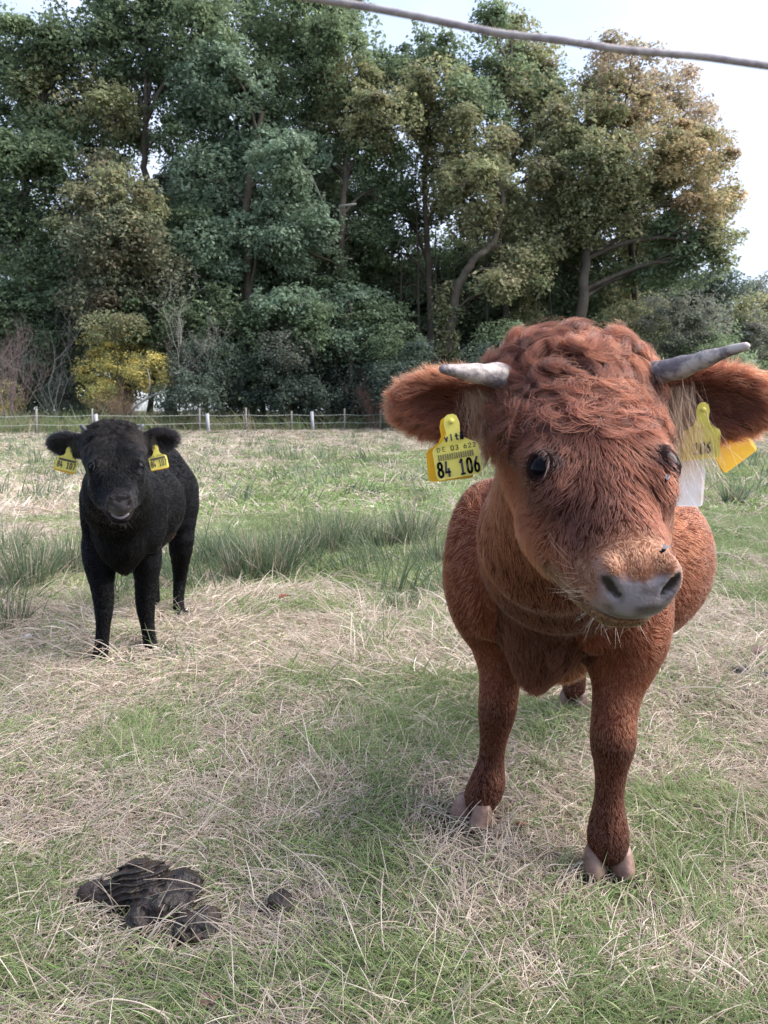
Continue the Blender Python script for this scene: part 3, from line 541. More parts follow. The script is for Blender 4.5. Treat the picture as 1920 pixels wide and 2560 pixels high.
def grow(p, nn, D, length, lay, K, r, rad, bend=.5, grav=.15, jit=.12, jitl=None, cpow=1.1, floor=.15, clump=.35, nlock=2000, turn=0., wave=.0, lift=1.):
    n = len(p); ci, li = lock_of(p, min(nlock, n//3), r); jl = r.normal(0, 1, (len(ci), 3))[li]
    T = D-(D*nn).sum(1)[:, None]*nn; T = T+jit*r.normal(size=(n, 3))+(jit*1.3 if jitl is None else jitl)*jl; T = nrm(T-(T*nn).sum(1)[:, None]*nn); B = np.cross(nn, T)
    ph = (r.random(len(ci))*2*np.pi)[li]; tr = (np.sign(r.normal(size=len(ci)))*(.6+.8*r.random(len(ci))))[li]*turn
    pts = np.zeros((n, K, 3)); pts[:, 0] = p-nn*.0002; L_ = length*(.75+.5*r.random(n)); c = clump*(.6+.4*r.random(n)); lay = np.broadcast_to(lay, n)
    for k in range(1, K):
        t = k/(K-1); th = tr*(t-.25)+wave*np.sin(t*7+ph)
        d = T*np.cos(th)[:, None]+B*np.sin(th)[:, None]
        up_ = (1-lay)*(1-bend*t*1.4)*lift
        d = nrm(d*lay[:, None]+nn*up_[:, None]+np.array([0, 0, -grav*t]))
        dn = (d*nn).sum(1); d = nrm(d+nn*np.maximum(floor-dn, 0)[:, None])
        pts[:, k] = pts[:, k-1]+d*(L_/(K-1))[:, None]
    g = p[ci][li]-p; g = g-(g*nn).sum(1)[:, None]*nn
    pts += (c[:, None]*np.linspace(0, 1, K)**cpow)[..., None]*g[:, None, :]
    rd = np.broadcast_to(np.atleast_1d(rad)[:, None]*np.linspace(1, .18, K)[None], (n, K))
    return pts, rd, li

# ------------------------------------------------------------------ a calf
def ear_tag(root, neck, down, right, size, m_plate, lines=(), spin=0, back=None):
    "one plastic tag: a neck with a button, a wide plate and its print"
    neck = np.asarray(neck, float); dn = nrm(np.asarray(down, float)); rt = np.asarray(right, float); rt = nrm(rt-(rt@dn)*dn); nf = np.cross(rt, dn)
    nf = nf if nf@(CAMP-neck) > 0 else -nf
    W, H = size; g = lambda u, v, d=0: neck+rt*u*W+dn*v*H+nf*d
    prof = [(-.13, -.06), (-.17, .06), (-.15, .22), (-.22, .33), (-.36, .40), (-.46, .44), (-.5, .50), (-.5, .93), (-.48, .98), (-.43, 1.), (.43, 1.), (.48, .98), (.5, .93), (.5, .50), (.46, .44), (.36, .40), (.22, .33), (.15, .22), (.17, .06), (.13, -.06), (.06, -.1), (-.06, -.1)]
    n = len(prof); curv = lambda u: -.0035*(2*u)**2
    V = [g(u, v, .0012+curv(u)) for u, v in prof]+[g(u, v, -.0012+curv(u)) for u, v in prof]
    me = bpy.data.meshes.new('ear_tag'); me.from_pydata([tuple(v) for v in V], [], [tuple(range(n)), tuple(range(2*n-1, n-1, -1))]+[(i, i+n, (i+1) % n+n, (i+1) % n) for i in range(n)]); me.update()
    o = link(bpy.data.objects.new('ear_tag', me), root, m_plate)
    bt = MB(); bt.tube([g(0, .02, -.005), g(0, .02, .0035)], .06*W, 12); bt.build('button', m_plate, o)
    mb = MB(); any_ = 0
    for text, u0, v0, hgt, wid_, thick in lines:       # stroke lettering
        for k, ch in enumerate(text):
            for st in GLYPH.get(ch, []):
                q = np.array(st, float)
                pp = [g(u0+(k*1.0+a*.62)*wid_, v0+(1-b)*hgt, .0018+curv(u0+k*wid_)) for a, b in q]
                for a, b in zip(pp[:-1], pp[1:]):
                    s = nrm(np.cross(nf, b-a))*thick*.5*W; e = nrm(b-a)*thick*.35*W; mb.add([a-e-s, b+e-s, b+e+s, a-e+s], [(0, 1, 2, 3)]); any_ = 1
    if any_: mb.build('print', M['ink'], o, False)
    return o
def arc(cx, cy, rx, ry, a0, a1, n=9): return [(cx+rx*math.cos(R(a0+(a1-a0)*i/n)), cy+ry*math.sin(R(a0+(a1-a0)*i/n))) for i in range(n+1)]
GLYPH = {'8': [arc(.5, .75, .42, .25, 0, 360, 12), arc(.5, .26, .5, .26, 0, 360, 12)], '4': [[(.3, 1), (.05, .28), (.95, .28)], [(.68, .5), (.68, 0)]],
         '1': [[(.1, .82), (.5, 1), (.5, 0)], [(.12, 0), (.88, 0)]], '0': [arc(.5, .7, .45, .3, 0, 180)+[(.05, .3)]+arc(.5, .3, .45, .3, 180, 360)+[(.95, .7)]],
         '6': [[(.7, 1), (.3, .72), (.06, .4)], arc(.5, .29, .46, .29, 0, 360, 12)], '7': [[(.05, 1), (.95, 1), (.35, 0)]], '3': [arc(.45, .74, .42, .26, 140, -90), arc(.45, .25, .48, .25, 90, -140)],
         'D': [[(.1, 0), (.1, 1), (.5, 1), (.9, .7), (.9, .3), (.5, 0), (.1, 0)]], 'E': [[(.9, 1), (.1, 1), (.1, 0), (.9, 0)], [(.1, .5), (.75, .5)]], '2': [arc(.5, .72, .42, .28, 170, -30)+[(.05, 0), (.95, 0)]],
         'v': [[(.05, .65), (.45, 0), (.85, .65)]], 'i': [[(.4, .65), (.4, 0)], [(.4, .88), (.4, .98)]], 't': [[(.4, 1), (.4, .1), (.75, 0)], [(.05, .65), (.8, .65)]],
         'b': [[(.0, 0), (.0, .6), (.7, .6), (.7, 0), (0, 0)], [(.0, .45), (.7, .45)], [(.0, .3), (.7, .3)], [(.0, .15), (.7, .15)], [(.3, .75), (.1, 1.0), (.5, 1.25), (.9, 1.0), (.55, .75)], [(.2, 1.), (.8, 1.)]],
         '|': [[(.05, 0), (.05, 1)], [(.35, 0), (.35, 1)], [(.85, 0), (.85, 1)], [(1.2, 0), (1.2, 1)]]}
def hoof(root, c, fwd, size, m, tilt=0.):
    "cloven hoof: two claws side by side and two dewclaws behind; c = middle of the coronet on the ground"
    fwd = nrm(np.array([fwd[0], fwd[1], 0.])); sd_ = np.array([fwd[1], -fwd[0], 0]); mb = MB()
    for s in (-1, 1):
        rings = []; n = 14; fw_ = nrm(fwd+s*sd_*.16)
        for z, back, front, hw in [(1.05, -.60, .36, .42), (.85, -.66, .52, .50), (.48, -.70, .76, .55), (.10, -.72, .98, .57), (0, -.70, 1.0, .54)]:
            t = np.arange(n)*2*np.pi/n; lx = (front+back)/2+(front-back)/2*np.cos(t); ly = hw*np.sin(t)*np.where(np.cos(t) > 0, 1-.35*np.cos(t)**2, 1)
            rings.append(c+fw_*(lx*size)[:, None]+(sd_*((s*.60+ly)*size)[:, None])+np.array([0, 0, 1.])*(z*size*1.05-tilt*lx*size)[:, None])
        V = np.concatenate(rings+[[rings[0].mean(0)], [rings[-1].mean(0)]]); Fc = [(i*n+j, (i+1)*n+j, (i+1)*n+(j+1) % n, i*n+(j+1) % n) for i in range(4) for j in range(n)]
        Fc += [(5*n, 5*n, j, (j+1) % n) for j in range(n)]+[(5*n+1, 5*n+1, 4*n+(j+1) % n, 4*n+j) for j in range(n)]
        mb.add(V, Fc)
    return mb.build('hoof', m, root)
def calf(name, label, cfg):
    r = np.random.default_rng(cfg['seed']); H = np.array(cfg['H']); f, u, s = [np.array(v) for v in cfg['fus']]; hs = cfg['hs']; Rh = np.stack([f, u, s])
    hp = lambda a, b, c: H+hs*(a*f+b*u+c*s)
    hl = lambda p: ((p-H)@Rh.T)/hs
    rootp = cfg['root']; root = empty(name, rootp); tag(root, label, 'calf')
    S = Sdf(); h_ = lambda c, rad, Rm=None: ell(hp(*c), np.array(rad)*hs, Rh if Rm is None else Rm@Rh)
    mo = cfg.get('mouth', 0); mz = cfg.get('mz', 1.)
    # torso
    for pr, k, rg in cfg['torso']: S.u(pr, k, rg)
    for leg in cfg['legs']:
        J = leg['j']; a_ = np.array([[*p_, r_] for p_, r_ in J]); k_ = np.linspace(0, len(J)-1, len(J)*3); a_ = np.stack([np.interp(k_, range(len(J)), a_[:, i]) for i in range(4)], -1)
        for _ in range(1): a_[1:-1] = (a_[:-2]+a_[1:-1]*2+a_[2:])/4
        J = [(q_[:3], q_[3]-cfg['len'][1]*.50) for q_ in a_]
        for (a, ra), (b, rb) in zip(J[:-1], J[1:]): S.u(cone(a, b, ra, rb), .06 if ra > .072 else .03 if ra > .055 else .016, LEG)
    # neck to head
    nk = cfg['neck']
    for (a, ra), (b, rb) in zip(nk[:-1], nk[1:]): S.u(cone(a, b, ra, rb), .06, NECK)
    S.u(h_((.05, -.035, 0), (.115, .085, .107)), .05, HEAD)
    S.u(h_((.11, -.010, 0), (.150, .060, .100)), .03, HEAD)
    S.u(h_((-.015, .010, 0), (.06, .050, .098)), .03, HEAD)
    for q in (-1, 1):
        S.u(h_((.195, .000, q*.062), (.070, .034, .033)), .025, HEAD)
        S.u(h_((.165, -.078, q*.062), (.120, .064, .035)), .035, HEAD)
        S.u(cone(hp(.20, -.095, q*.050), hp(.31, -.078, q*.030), .040*hs, .028*hs), .03, HEAD)
        S.u(cone(hp(.22, -.045, q*.040), hp(.35, -.040, q*.024*mz), .040*hs, .032*hs*(.5+.5*mz)), .03, HEAD)
    S.u(cone(hp(.14, -.03, 0), hp(.365, -.024, 0), .072*hs, .038*hs), .025, HEAD)
    S.u(cone(hp(.10, -.11, 0), hp(.34, -.072, 0), .055*hs, .030*hs), .04, HEAD)
    S.u(h_((.370, -.024, 0), (.034, .038, .050*mz)), .022, HEAD)
    for q in (-1, 1): S.u(h_((.380, -.008, q*.036*mz), (.026, .027, .019*mz)), .010, HEAD)
    S.u(h_((.384, -.036, 0), (.022, .024, .044*mz)), .016, HEAD)
    S.d(h_((.398, -.0615-mo*.2, 0), (.055, .0040+mo*.36, .048*mz)), .006)
    S.u(cone(hp(.33, -.084-mo, -.016), hp(.366, -.079-mo, -.014), .027*hs, .018*hs), .022, HEAD)
    S.u(cone(hp(.33, -.084-mo, .016), hp(.366, -.079-mo, .014), .027*hs, .018*hs), .022, HEAD)
    for q in (-1, 1):
        # nostril: comma-shaped slit, high and wide outside, curling in below
        pn = [hp(.397, .009, q*mz*.043), hp(.401, .001, q*mz*.040), hp(.403, -.008, q*mz*.035), hp(.405, -.014, q*mz*.029)]; rn = [.004, .0072, .0072, .005]
        for k in range(3): S.d(cone(pn[k], pn[k+1], rn[k]*hs, rn[k+1]*hs), .004)
        # eye socket and lids
        ne, e2_, e1_ = EYEF(q, f, u, s); ec = hp(*EYE(q)); S.d(ell(ec+ne*.019*hs, np.array([.0210, .0185, .017])*hs, np.stack([e1_, e2_, ne])), .006)
    for q in (-1, 1):
        ne, e2_, e1_ = EYEF(q, f, u, s); ec = hp(*EYE(q)); lid = lambda a, top: ec+hs*(ne*(.0125-.0035*abs(math.cos(a)))+e1_*(-.0200*math.cos(a))+e2_*((.0150 if top else -.0145)*math.sin(a)))
        for top, th, n_ in ((1, .0048, 9), (0, .0036, 8)):
            pl = [lid(a, top) for a in np.linspace(0, math.pi, n_)]
            for a, b in zip(pl[:-1], pl[1:]): S.u(cone(a, b, th*hs, th*hs), .006, HEAD)
    # ears
    ears = []
    for q, (base, tip, upv, wdt) in zip((-1, 1), cfg['ears']):
        base = np.array(base); tip = np.array(tip); e1 = nrm(tip-base); e3 = nrm(np.array(cfg['earface'][0 if q < 0 else 1])); e3 = nrm(e3-(e3@e1)*e1); e2 = np.cross(e3, e1); e2 = e2 if e2[2] > 0 else -e2
        Ln = np.linalg.norm(tip-base); Re = np.stack([e1, e2, e3])
        S.u(cone(base-e1*.03, base+e1*Ln*.30, .036*hs, .025*hs), .025, EAR)
        S.u(ell(base+e1*Ln*.52-e3*.004, (Ln*.49, wdt, .020*hs), Re), .018, EAR)
        S.d(ell(base+e1*Ln*.52+e3*.021*hs, (Ln*.40, wdt*.80, .026*hs), Re), .008)
        ears.append((base, e1, e2, e3, Ln, wdt))
    V, Q = S.mesh(cfg['h']); V = relax(V, Q, 1); Nv = vnormals(V, Q)
    # ---- colour of hide / hair at a point
    C_ = cfg['col']
    def softpad(p):
        l_ = hl(p)+(vn3(p, .006, 3)[:, None]-.5)*.004; top = .011-.25*np.clip(.036-np.abs(l_[:, 2]), 0, 1); sm = lambda x, w: np.clip(x/w+.5, 0, 1)
        return sm(l_[:, 0]-.366, .012)*sm(l_[:, 1]+.066-mo*.4, .006)*sm(top-l_[:, 1], .006)*sm(.050*mz-np.abs(l_[:, 2]), .008)
    def padmask(p):
        return softpad(p) > .45
        l_ = hl(p); return (l_[:, 0] > .371) & (l_[:, 1] > -.072-mo) & (l_[:, 1] < .012-.25*np.clip(.036-np.abs(np.abs(l_[:, 2])-.0), 0, 1)*.6) & (np.abs(l_[:, 2]) < .047)
    def colour(p, reg):
        l_ = hl(p); n = len(p); c = np.tile(C_['base'], (n, 1)); v = (vn3(p, .05, 5)*.5+vn3(p, .015, 6)*.5)[:, None]
        c = c*(.8+.45*v)
        def mixin(c, m, col): m = np.clip(m, 0, 1)[:, None]; return c*(1-m)+np.array(col)*m*(.8+.4*v)
        hd = (reg == HEAD).astype(float)
        c = mixin(c, hd*np.clip((l_[:, 1]+.06)/.05, 0, 1)*.75, C_['face'])
        c = mixin(c, hd*np.clip((.13-l_[:, 0])/.06, 0, 1)*np.clip((l_[:, 1]+.05)/.05, 0, 1), C_['poll'])
        eye = np.minimum(*[np.linalg.norm((l_-np.array(EYEL(q)))*np.array([1, 1, .6]), axis=1) for q in (-1, 1)])
        c = mixin(c, hd*(1-np.abs(eye-.034)/.014)*.8*(l_[:, 0] < .22), C_['eyering'])
        c = mixin(c, hd*np.clip((.026-eye)/.006, 0, 1)*(l_[:, 0] < .24), C_['lidc'])
        c = mixin(c, hd*np.clip((l_[:, 0]-.315)/.035, 0, 1)*.95, C_['muzzle'])
        c = mixin(c, hd*np.clip((l_[:, 0]-.25)/.05, 0, 1)*np.clip((-.055-l_[:, 1])/.03, 0, 1), C_['chin'])
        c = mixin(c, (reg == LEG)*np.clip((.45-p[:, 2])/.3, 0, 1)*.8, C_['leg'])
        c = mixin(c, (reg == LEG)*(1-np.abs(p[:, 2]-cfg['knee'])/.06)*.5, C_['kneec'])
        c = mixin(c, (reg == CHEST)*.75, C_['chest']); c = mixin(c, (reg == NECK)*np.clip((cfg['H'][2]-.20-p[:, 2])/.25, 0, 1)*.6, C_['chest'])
        c = mixin(c, (reg == BELLY)*1., C_['belly']); c = mixin(c, (reg == EAR)*.6, C_['face'])
        return c
    reg = S.region(V); hc = colour(V, reg)*(cfg['under']+(1-cfg['under'])*np.clip((hl(V)[:, :1]-.32)/.03, 0, 1)*.6*(reg == HEAD)[:, None]); pm = softpad(V)[:, None]
    l_ = hl(V); nz = vn3(V, .012, 8)[:, None]; nz = np.clip((nz-.5)*2.2+.5+(l_[:, 1:2]+.026)/.035, 0, 1); pad = C_['pad']*(1-nz)+C_['pad_sheen']*nz  # mottled pigment, with a pale sky sheen painted into the upper pad
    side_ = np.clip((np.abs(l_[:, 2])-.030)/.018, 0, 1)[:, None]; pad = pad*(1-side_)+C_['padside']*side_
    pn = np.array([(.004, .0435), (.000, .0405), (-.008, .0350), (-.013, .0290)])*[1, mz]; dd_ = np.min([np.hypot(l_[:, 1]-(pn[k, 0]*(1-t)+pn[k+1, 0]*t), np.abs(l_[:, 2])-(pn[k, 1]*(1-t)+pn[k+1, 1]*t))/(.0058 if k < 2 else .0050) for k in range(3) for t in (0, .5, 1)], 0)
    nostril_shade = (np.clip((1.15-dd_)/.3, 0, 1)*(l_[:, 0] > .36)*(l_[:, 1] > -.04))[:, None]  # near-black painted over the nostril pits, standing in for their shade
    hc = hc*(1-pm)+pad*pm; hc = hc*(1-nostril_shade)+np.array([.012, .008, .010])*nostril_shade
    mouth_in = ((l_[:, 0] > .33) & (l_[:, 1] < -.058) & (l_[:, 1] > -.078-mo) & (np.abs(l_[:, 2]) < .05) & (reg == HEAD))
    if mo: hc[mouth_in & ~padmask(V)] = (.02, .016, .018)
    eark = np.array([np.abs((V-b)@e3) < 9 for b, e1, e2, e3, Ln, wd in ears])
    m_skin = M[cfg['skin']]
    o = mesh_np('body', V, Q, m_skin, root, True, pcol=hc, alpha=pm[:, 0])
    # muzzle pad: a moist skin of its own over the nose end
    # eyes
    for q in (-1, 1):
        c = hp(*EYE(q)); me = bpy.data.meshes.new('eye'); import bmesh
        bm = bmesh.new(); bmesh.ops.create_uvsphere(bm, u_segments=28, v_segments=18, radius=.0200*hs); bm.to_mesh(me); bm.free(); me.polygons.foreach_set('use_smooth', [True]*len(me.polygons))
        eo = bpy.data.objects.new('eye', me); eo.location = c; link(eo, root, M['eye'])
    # horns
    for q, hn in zip((-1, 1), cfg['horns']):
        mb = MB(); pts = np.array(hn['p']); k = 14; tt = np.linspace(0, 1, k)[:, None]; n = len(pts)-1; ti = tt[:, 0]*n; pp = np.stack([np.interp(ti, range(n+1), pts[:, i]) for i in range(3)], -1)
        for _ in range(2): pp[1:-1] = (pp[:-2]+2*pp[1:-1]+pp[2:])/4
        rd_ = np.interp(ti, range(n+1), hn['r'])*(1+.05*np.sin(np.arange(k)*1.9)+.03*r.normal(size=k)); pp = np.r_[pp, [pp[-1]+nrm(pp[-1]-pp[-2])*rd_[-1]*.6]]; rd_ = np.r_[rd_, rd_[-1]*.45]
        mb.tube(pp, rd_, 16); mb.build('horn', M[cfg['hornm']], root)
    for leg in cfg['legs']: hoof(root, np.array(leg['hoof']), leg['dir'], leg.get('size', .045), M[cfg['hoofm']], leg.get('tilt', 0))
    for t in cfg['tags']: ear_tag(root, *t)
    if not DO['fur']: return root
    # ---- coat
    axb = nrm(np.array(cfg['back'])); Z = np.array([0, 0, 1.])
    def flow(p, nn, reg):
        l_ = hl(p); D = np.tile(axb*.8-Z*.55, (len(p), 1)).astype(float)
        D[reg == LEG] = -Z+axb*.15; D[reg == CHEST] = -Z*.9-axb*.1; D[reg == NECK] = axb*.5-Z*.7; D[reg == BELLY] = axb*.6-Z*.5
        hd = reg == HEAD; q = l_[hd]; a = np.clip((q[:, 0]-.10)/.05, -1, 1)[:, None]; out_ = np.clip(q[:, 2:3]/.05, -1, 1)
        top = f*.9+s*out_*.55-u*.15
        sidey = -u*.75-f*.35+s*out_*.1; wside = np.clip((np.abs(q[:, 2])-.055)/.03, 0, 1)[:, None]*np.clip((.06-q[:, 1])/.05, 0, 1)[:, None]
        mz = np.clip((q[:, 0]-.33)/.03, 0, 1)[:, None]
        dd = top*(1-wside)+sidey*wside; dd = dd*(1-mz)+(-f*.8+s*out_*.6-u*.3)*mz
        ch = np.clip((-.065-q[:, 1])/.02, 0, 1)[:, None]; dd = dd*(1-ch)+(-Z-f*.2)*ch
        D[hd] = dd
        for b, e1, e2, e3, Ln, wd in ears:
            m = (reg == EAR) & (np.abs((p-b)@e1) < Ln*1.2) & (np.linalg.norm(p-b, axis=1) < Ln*1.3); v = p[m]-b; y2 = (v@e2)[:, None]/wd
            D[m] = e1*1.0+e2*y2*.6
        return D
    def lens(p, reg):
        l_ = hl(p); L_ = np.full(len(p), cfg['len'][0]); L_[reg == LEG] = cfg['len'][1]; L_[reg == CHEST] = cfg['len'][2]; L_[reg == NECK] = cfg['len'][0]*1.1; L_[reg == BELLY] = cfg['len'][2]; L_[reg == EAR] = .020*hs
        q = l_; hd = reg == HEAD; a = np.interp(q[:, 0], [.05, .16, .30, .34, .39], [.030, .020, .013, .0055, .004])*hs; a = np.where(q[:, 1] < -.06, np.maximum(a, .016*hs*np.clip((.40-q[:, 0])/.1, .3, 1)), a); L_[hd] = a[hd]
        eye = np.minimum(*[np.linalg.norm(q-np.array(EYEL(k)), axis=1) for k in (-1, 1)]); L_ = np.where(hd, L_*np.clip((eye-.016)/.022, .25, 1), L_)
        return L_
    def wdens(ce, nn):
        rg = S.region(ce); w = np.ones(len(ce)); w[rg == HEAD] = cfg['hd']; w[rg == EAR] = cfg['hd']; w[rg == LEG] = 3.
        l_ = hl(ce); w[padmask(ce)] = 0; w[(l_[:, 0] > .36) & (l_[:, 0] < .45) & (np.abs(l_[:, 2]) < .06) & (rg == HEAD)] *= 2.5; w[padmask(ce)] = 0
        if mo: w[(l_[:, 0] > .30) & (l_[:, 1] < -.055) & (l_[:, 1] > -.082-mo) & (np.abs(l_[:, 2]) < .045)] = 0
        eye = np.minimum(*[np.linalg.norm(l_-np.array(EYEL(k)), axis=1) for k in (-1, 1)]); w[eye < .021] = 0
        w[ce[:, 2] < cfg.get('zc', .03)] = 0
        return w
    p, nn = scatter(V, Q, Nv, int(cfg['n']*QF), wdens, r); rg = S.region(p); Ln = lens(p, rg)
    lay = np.where(rg == HEAD, np.where(hl(p)[:, 0] > .32, .92, .82), np.where(rg == LEG, .86, .85)); lay[rg == EAR] = .6
    rad = cfg['rad']*(np.where(rg == HEAD, .8, 1.)); isb = rg != HEAD; pts, rd, li = grow(p, nn, flow(p, nn, rg), Ln, lay, 6, r, rad, .6, .10, .07, jitl=.13, clump=cfg.get('clump', .40), nlock=cfg['locks'], turn=.30, wave=.12)
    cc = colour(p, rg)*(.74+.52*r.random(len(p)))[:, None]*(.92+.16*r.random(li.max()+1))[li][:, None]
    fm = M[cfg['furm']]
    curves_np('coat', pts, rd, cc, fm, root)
    # ---- curly poll and forehead
    def wpoll(ce, nn):
        l_ = hl(ce); rg = S.region(ce); return ((rg == HEAD) | (rg == NECK))*np.clip((cfg['pollend']-l_[:, 0])/.03, 0, 1)*np.clip((l_[:, 0]+.14)/.03, 0, 1)*(l_[:, 1] > np.interp(l_[:, 0], [.05, .09], [-.06, -.012]))*(np.linalg.norm(l_-np.array([.17, .02, -.09]), axis=1) > .055)*(np.linalg.norm(l_-np.array([.17, .02, .09]), axis=1) > .055)
    p, nn = scatter(V, Q, Nv, int(cfg['npoll']*QF), wpoll, r); l_ = hl(p)
    D = s*np.clip(l_[:, 2:3]/.05, -1, 1)+f*np.clip((l_[:, 0:1]-.03)/.04, -.6, 1)*.9+u*0
    Lp = cfg['curl'][0]*np.interp(l_[:, 0], [-.05, .04, .12, .17], [1.1, 1.1, .85, .5]); tallf = np.interp(l_[:, 0], [-.06, .0, .05, .12], [.52, .46, .34, .18])*cfg.get('pollh', 1)
    pts, rd, li = grow(p, nn, D, Lp, 1-tallf, 14, r, cfg['rad']*.75, .75, .1, jit=.12, jitl=.8, cpow=.58, clump=.78, nlock=cfg['curl'][1], turn=cfg['curl'][2], wave=.35, lift=1.1, floor=-.05)
    cc = colour(p, S.region(p))*(.6+.7*r.random(len(p)))[:, None]*(.6+.75*r.random(li.max()+1))[li][:, None]
    p2, n2 = scatter(V, Q, Nv, int(cfg['npoll']*.09*QF), wpoll, r); l2 = hl(p2); D2 = s*np.clip(l2[:, 2:3]/.05, -1, 1)+f*np.clip((l2[:, 0:1]-.03)/.04, -.6, 1)*.9
    q2, r2, li2 = grow(p2, n2, D2, np.full(len(p2), cfg['curl'][0]*1.15), .60, 14, r, cfg['rad']*.85, .85, .2, jit=.25, jitl=.9, clump=.6, nlock=len(p2)//12, turn=cfg['curl'][2]*1.15, wave=.4, lift=1.2, floor=-.1)
    c2 = colour(p2, S.region(p2))*(.9+.9*r.random(len(p2)))[:, None]
    pts = np.r_[pts, q2]; rd = np.r_[rd, r2]; cc = np.r_[cc, c2]
    curves_np('curls', pts, rd, cc, fm, root)
    # ---- ear fringes and inner tufts, lashes, whiskers
    PT = []; RD = []; CC = []
    for b, e1, e2, e3, Ln, wd in ears:
        def wear(ce, nn): v = ce-b; a = (v@e1)/Ln; return (a > .15)*(a < 1.1)*(np.abs(v@e2) < wd*1.2)*(np.abs(v@e3) < .05)*(.25+np.clip((np.abs(v@e2)/wd-.55)*3, 0, 1)+np.clip((a-.75)*5, 0, 1.5))
        p, nn = scatter(V, Q, Nv, int(cfg['near']*QF), wear, r); v = p-b
        D = e1*(.5+(v@e1)[:, None]/Ln)+e2*((v@e2)[:, None]/wd)*1.0+e3*.1
        pts, rd, li = grow(p, nn, D, np.full(len(p), .030*hs), .72, 7, r, cfg['rad']*.8, .5, .25, .16, clump=.4, nlock=500, turn=.7, wave=.15); PT.append(pts); RD.append(rd); CC.append(np.tile(C_['earedge'], (len(p), 1))*(.6+.7*r.random(len(p)))[:, None])
        # tuft growing out of the opening
        n = int(cfg['ntuft']*QF); t = r.random(n); p = b+e1*(.06+.30*t+.06*r.normal(size=n))[:, None]*Ln+e2*((r.normal(size=n)*.28+.22)*wd)[:, None]+e3*(.006); nn = nrm(np.tile(e3, (n, 1))+.3*r.normal(size=(n, 3)))
        tf = cfg['tuft']; ti = tf[1] if e1[0] < 0 else tf[2]; D = np.tile(-Z*1.0-e1*ti+e3*.25, (n, 1))+e1*(t[:, None]-.3)*.9
        pts, rd, li = grow(p, nn, D, np.full(n, tf[0])*(.25+.85*r.random(n)), .72, 9, r, cfg['rad']*.75, .8, .35, .13, clump=.45, nlock=110, turn=.35, wave=.2); PT.append(pts); RD.append(rd); CC.append(np.tile(C_['tuft'], (n, 1))*(.55+.75*r.random(n))[:, None])
    K = 9
    def pad9(a):
        k = a.shape[1]; x = np.linspace(0, k-1, K); i = np.minimum(x.astype(int), k-2); t = x-i
        return a[:, i]*(1-t)[:, None]+a[:, i+1]*t[:, None] if a.ndim == 3 else a[:, i]*(1-t)+a[:, i+1]*t
    curves_np('ear_hair', np.concatenate([pad9(a) for a in PT]), np.concatenate([pad9(a) for a in RD]), np.concatenate(CC), fm, root)
    PT = []; RD = []; CC = []
    for q in (-1, 1):
        n = 46; t = r.random(n); a = math.pi*(.15+.70*t); ne, e2_, e1_ = EYEF(q, f, u, s); p = hp(*EYE(q))+hs*(ne*.018-e1_*(.0205*np.cos(a))[:, None]+e2_*(.0165*np.sin(a))[:, None]); nn = np.tile(nrm(ne+e2_*.5), (n, 1))
        pts, rd, li = grow(p, nn, np.tile(f*.55-u*.35+s*q*.3, (n, 1))-f*(np.cos(a)*.5)[:, None], np.full(n, .015*hs), .45, K, r, cfg['rad']*.6, .6, .5, .08, clump=.5, nlock=14); PT.append(pts); RD.append(rd); CC.append(np.tile(C_['lash'], (n, 1)))
    curves_np('eyelashes', np.concatenate(PT), np.concatenate(RD), np.concatenate(CC), fm, root)
    n = 40; side_ = np.sign(r.normal(size=n)); p = np.array([hp(.30+.075*r.random(), -.03-.05*r.random(), q*(.050)) for q in side_]); nn = nrm(s*side_[:, None]-f*.1)
    pts, rd, li = grow(p, nn, np.tile(-f*.6-u*.3, (n, 1))+s*side_[:, None]*.5, np.full(n, .055*hs), .45, 9, r, cfg['rad']*.55, .5, .12, .25, clump=0, nlock=20, turn=.4); PT = [pts]; RD = [rd]
    n2 = 60; p = np.array([hp(.30+.07*a, -.10-mo, (b_-.5)*.06) for a, b_ in r.random((n2, 2))]); pts, rd, li = grow(p, np.tile(-u, (n2, 1)), np.tile(-f*.4-Z, (n2, 1)), np.full(n2, .030*hs), .5, 9, r, cfg['rad']*.55, .5, .3, .25, clump=.2, nlock=20, turn=.4); PT.append(pts); RD.append(rd)
    curves_np('whiskers', np.concatenate(PT), np.concatenate(RD), np.tile(C_['whisker'], (n+n2, 1)), fm, root)
    return root
def rotm(a): c, s_ = math.cos(a), math.sin(a); return np.array([[1, 0, 0], [0, c, s_], [0, -s_, c]])
EYEL = lambda q: (.208, .025, q*.086)
EYE = lambda q: (.206, .013, q*(.0755 if q < 0 else .0765))
def EYEF(q, f, u, s):
    "outward axis, upward axis and length axis of an eye"
    ne = nrm(s*q*.62+u*.78+f*.18); e1 = nrm(f-(f@ne)*ne-u*.1); e2 = np.cross(ne, e1); e2 = e2 if e2@(u-s*q*.8) > 0 else -e2
    return ne, e2, e1

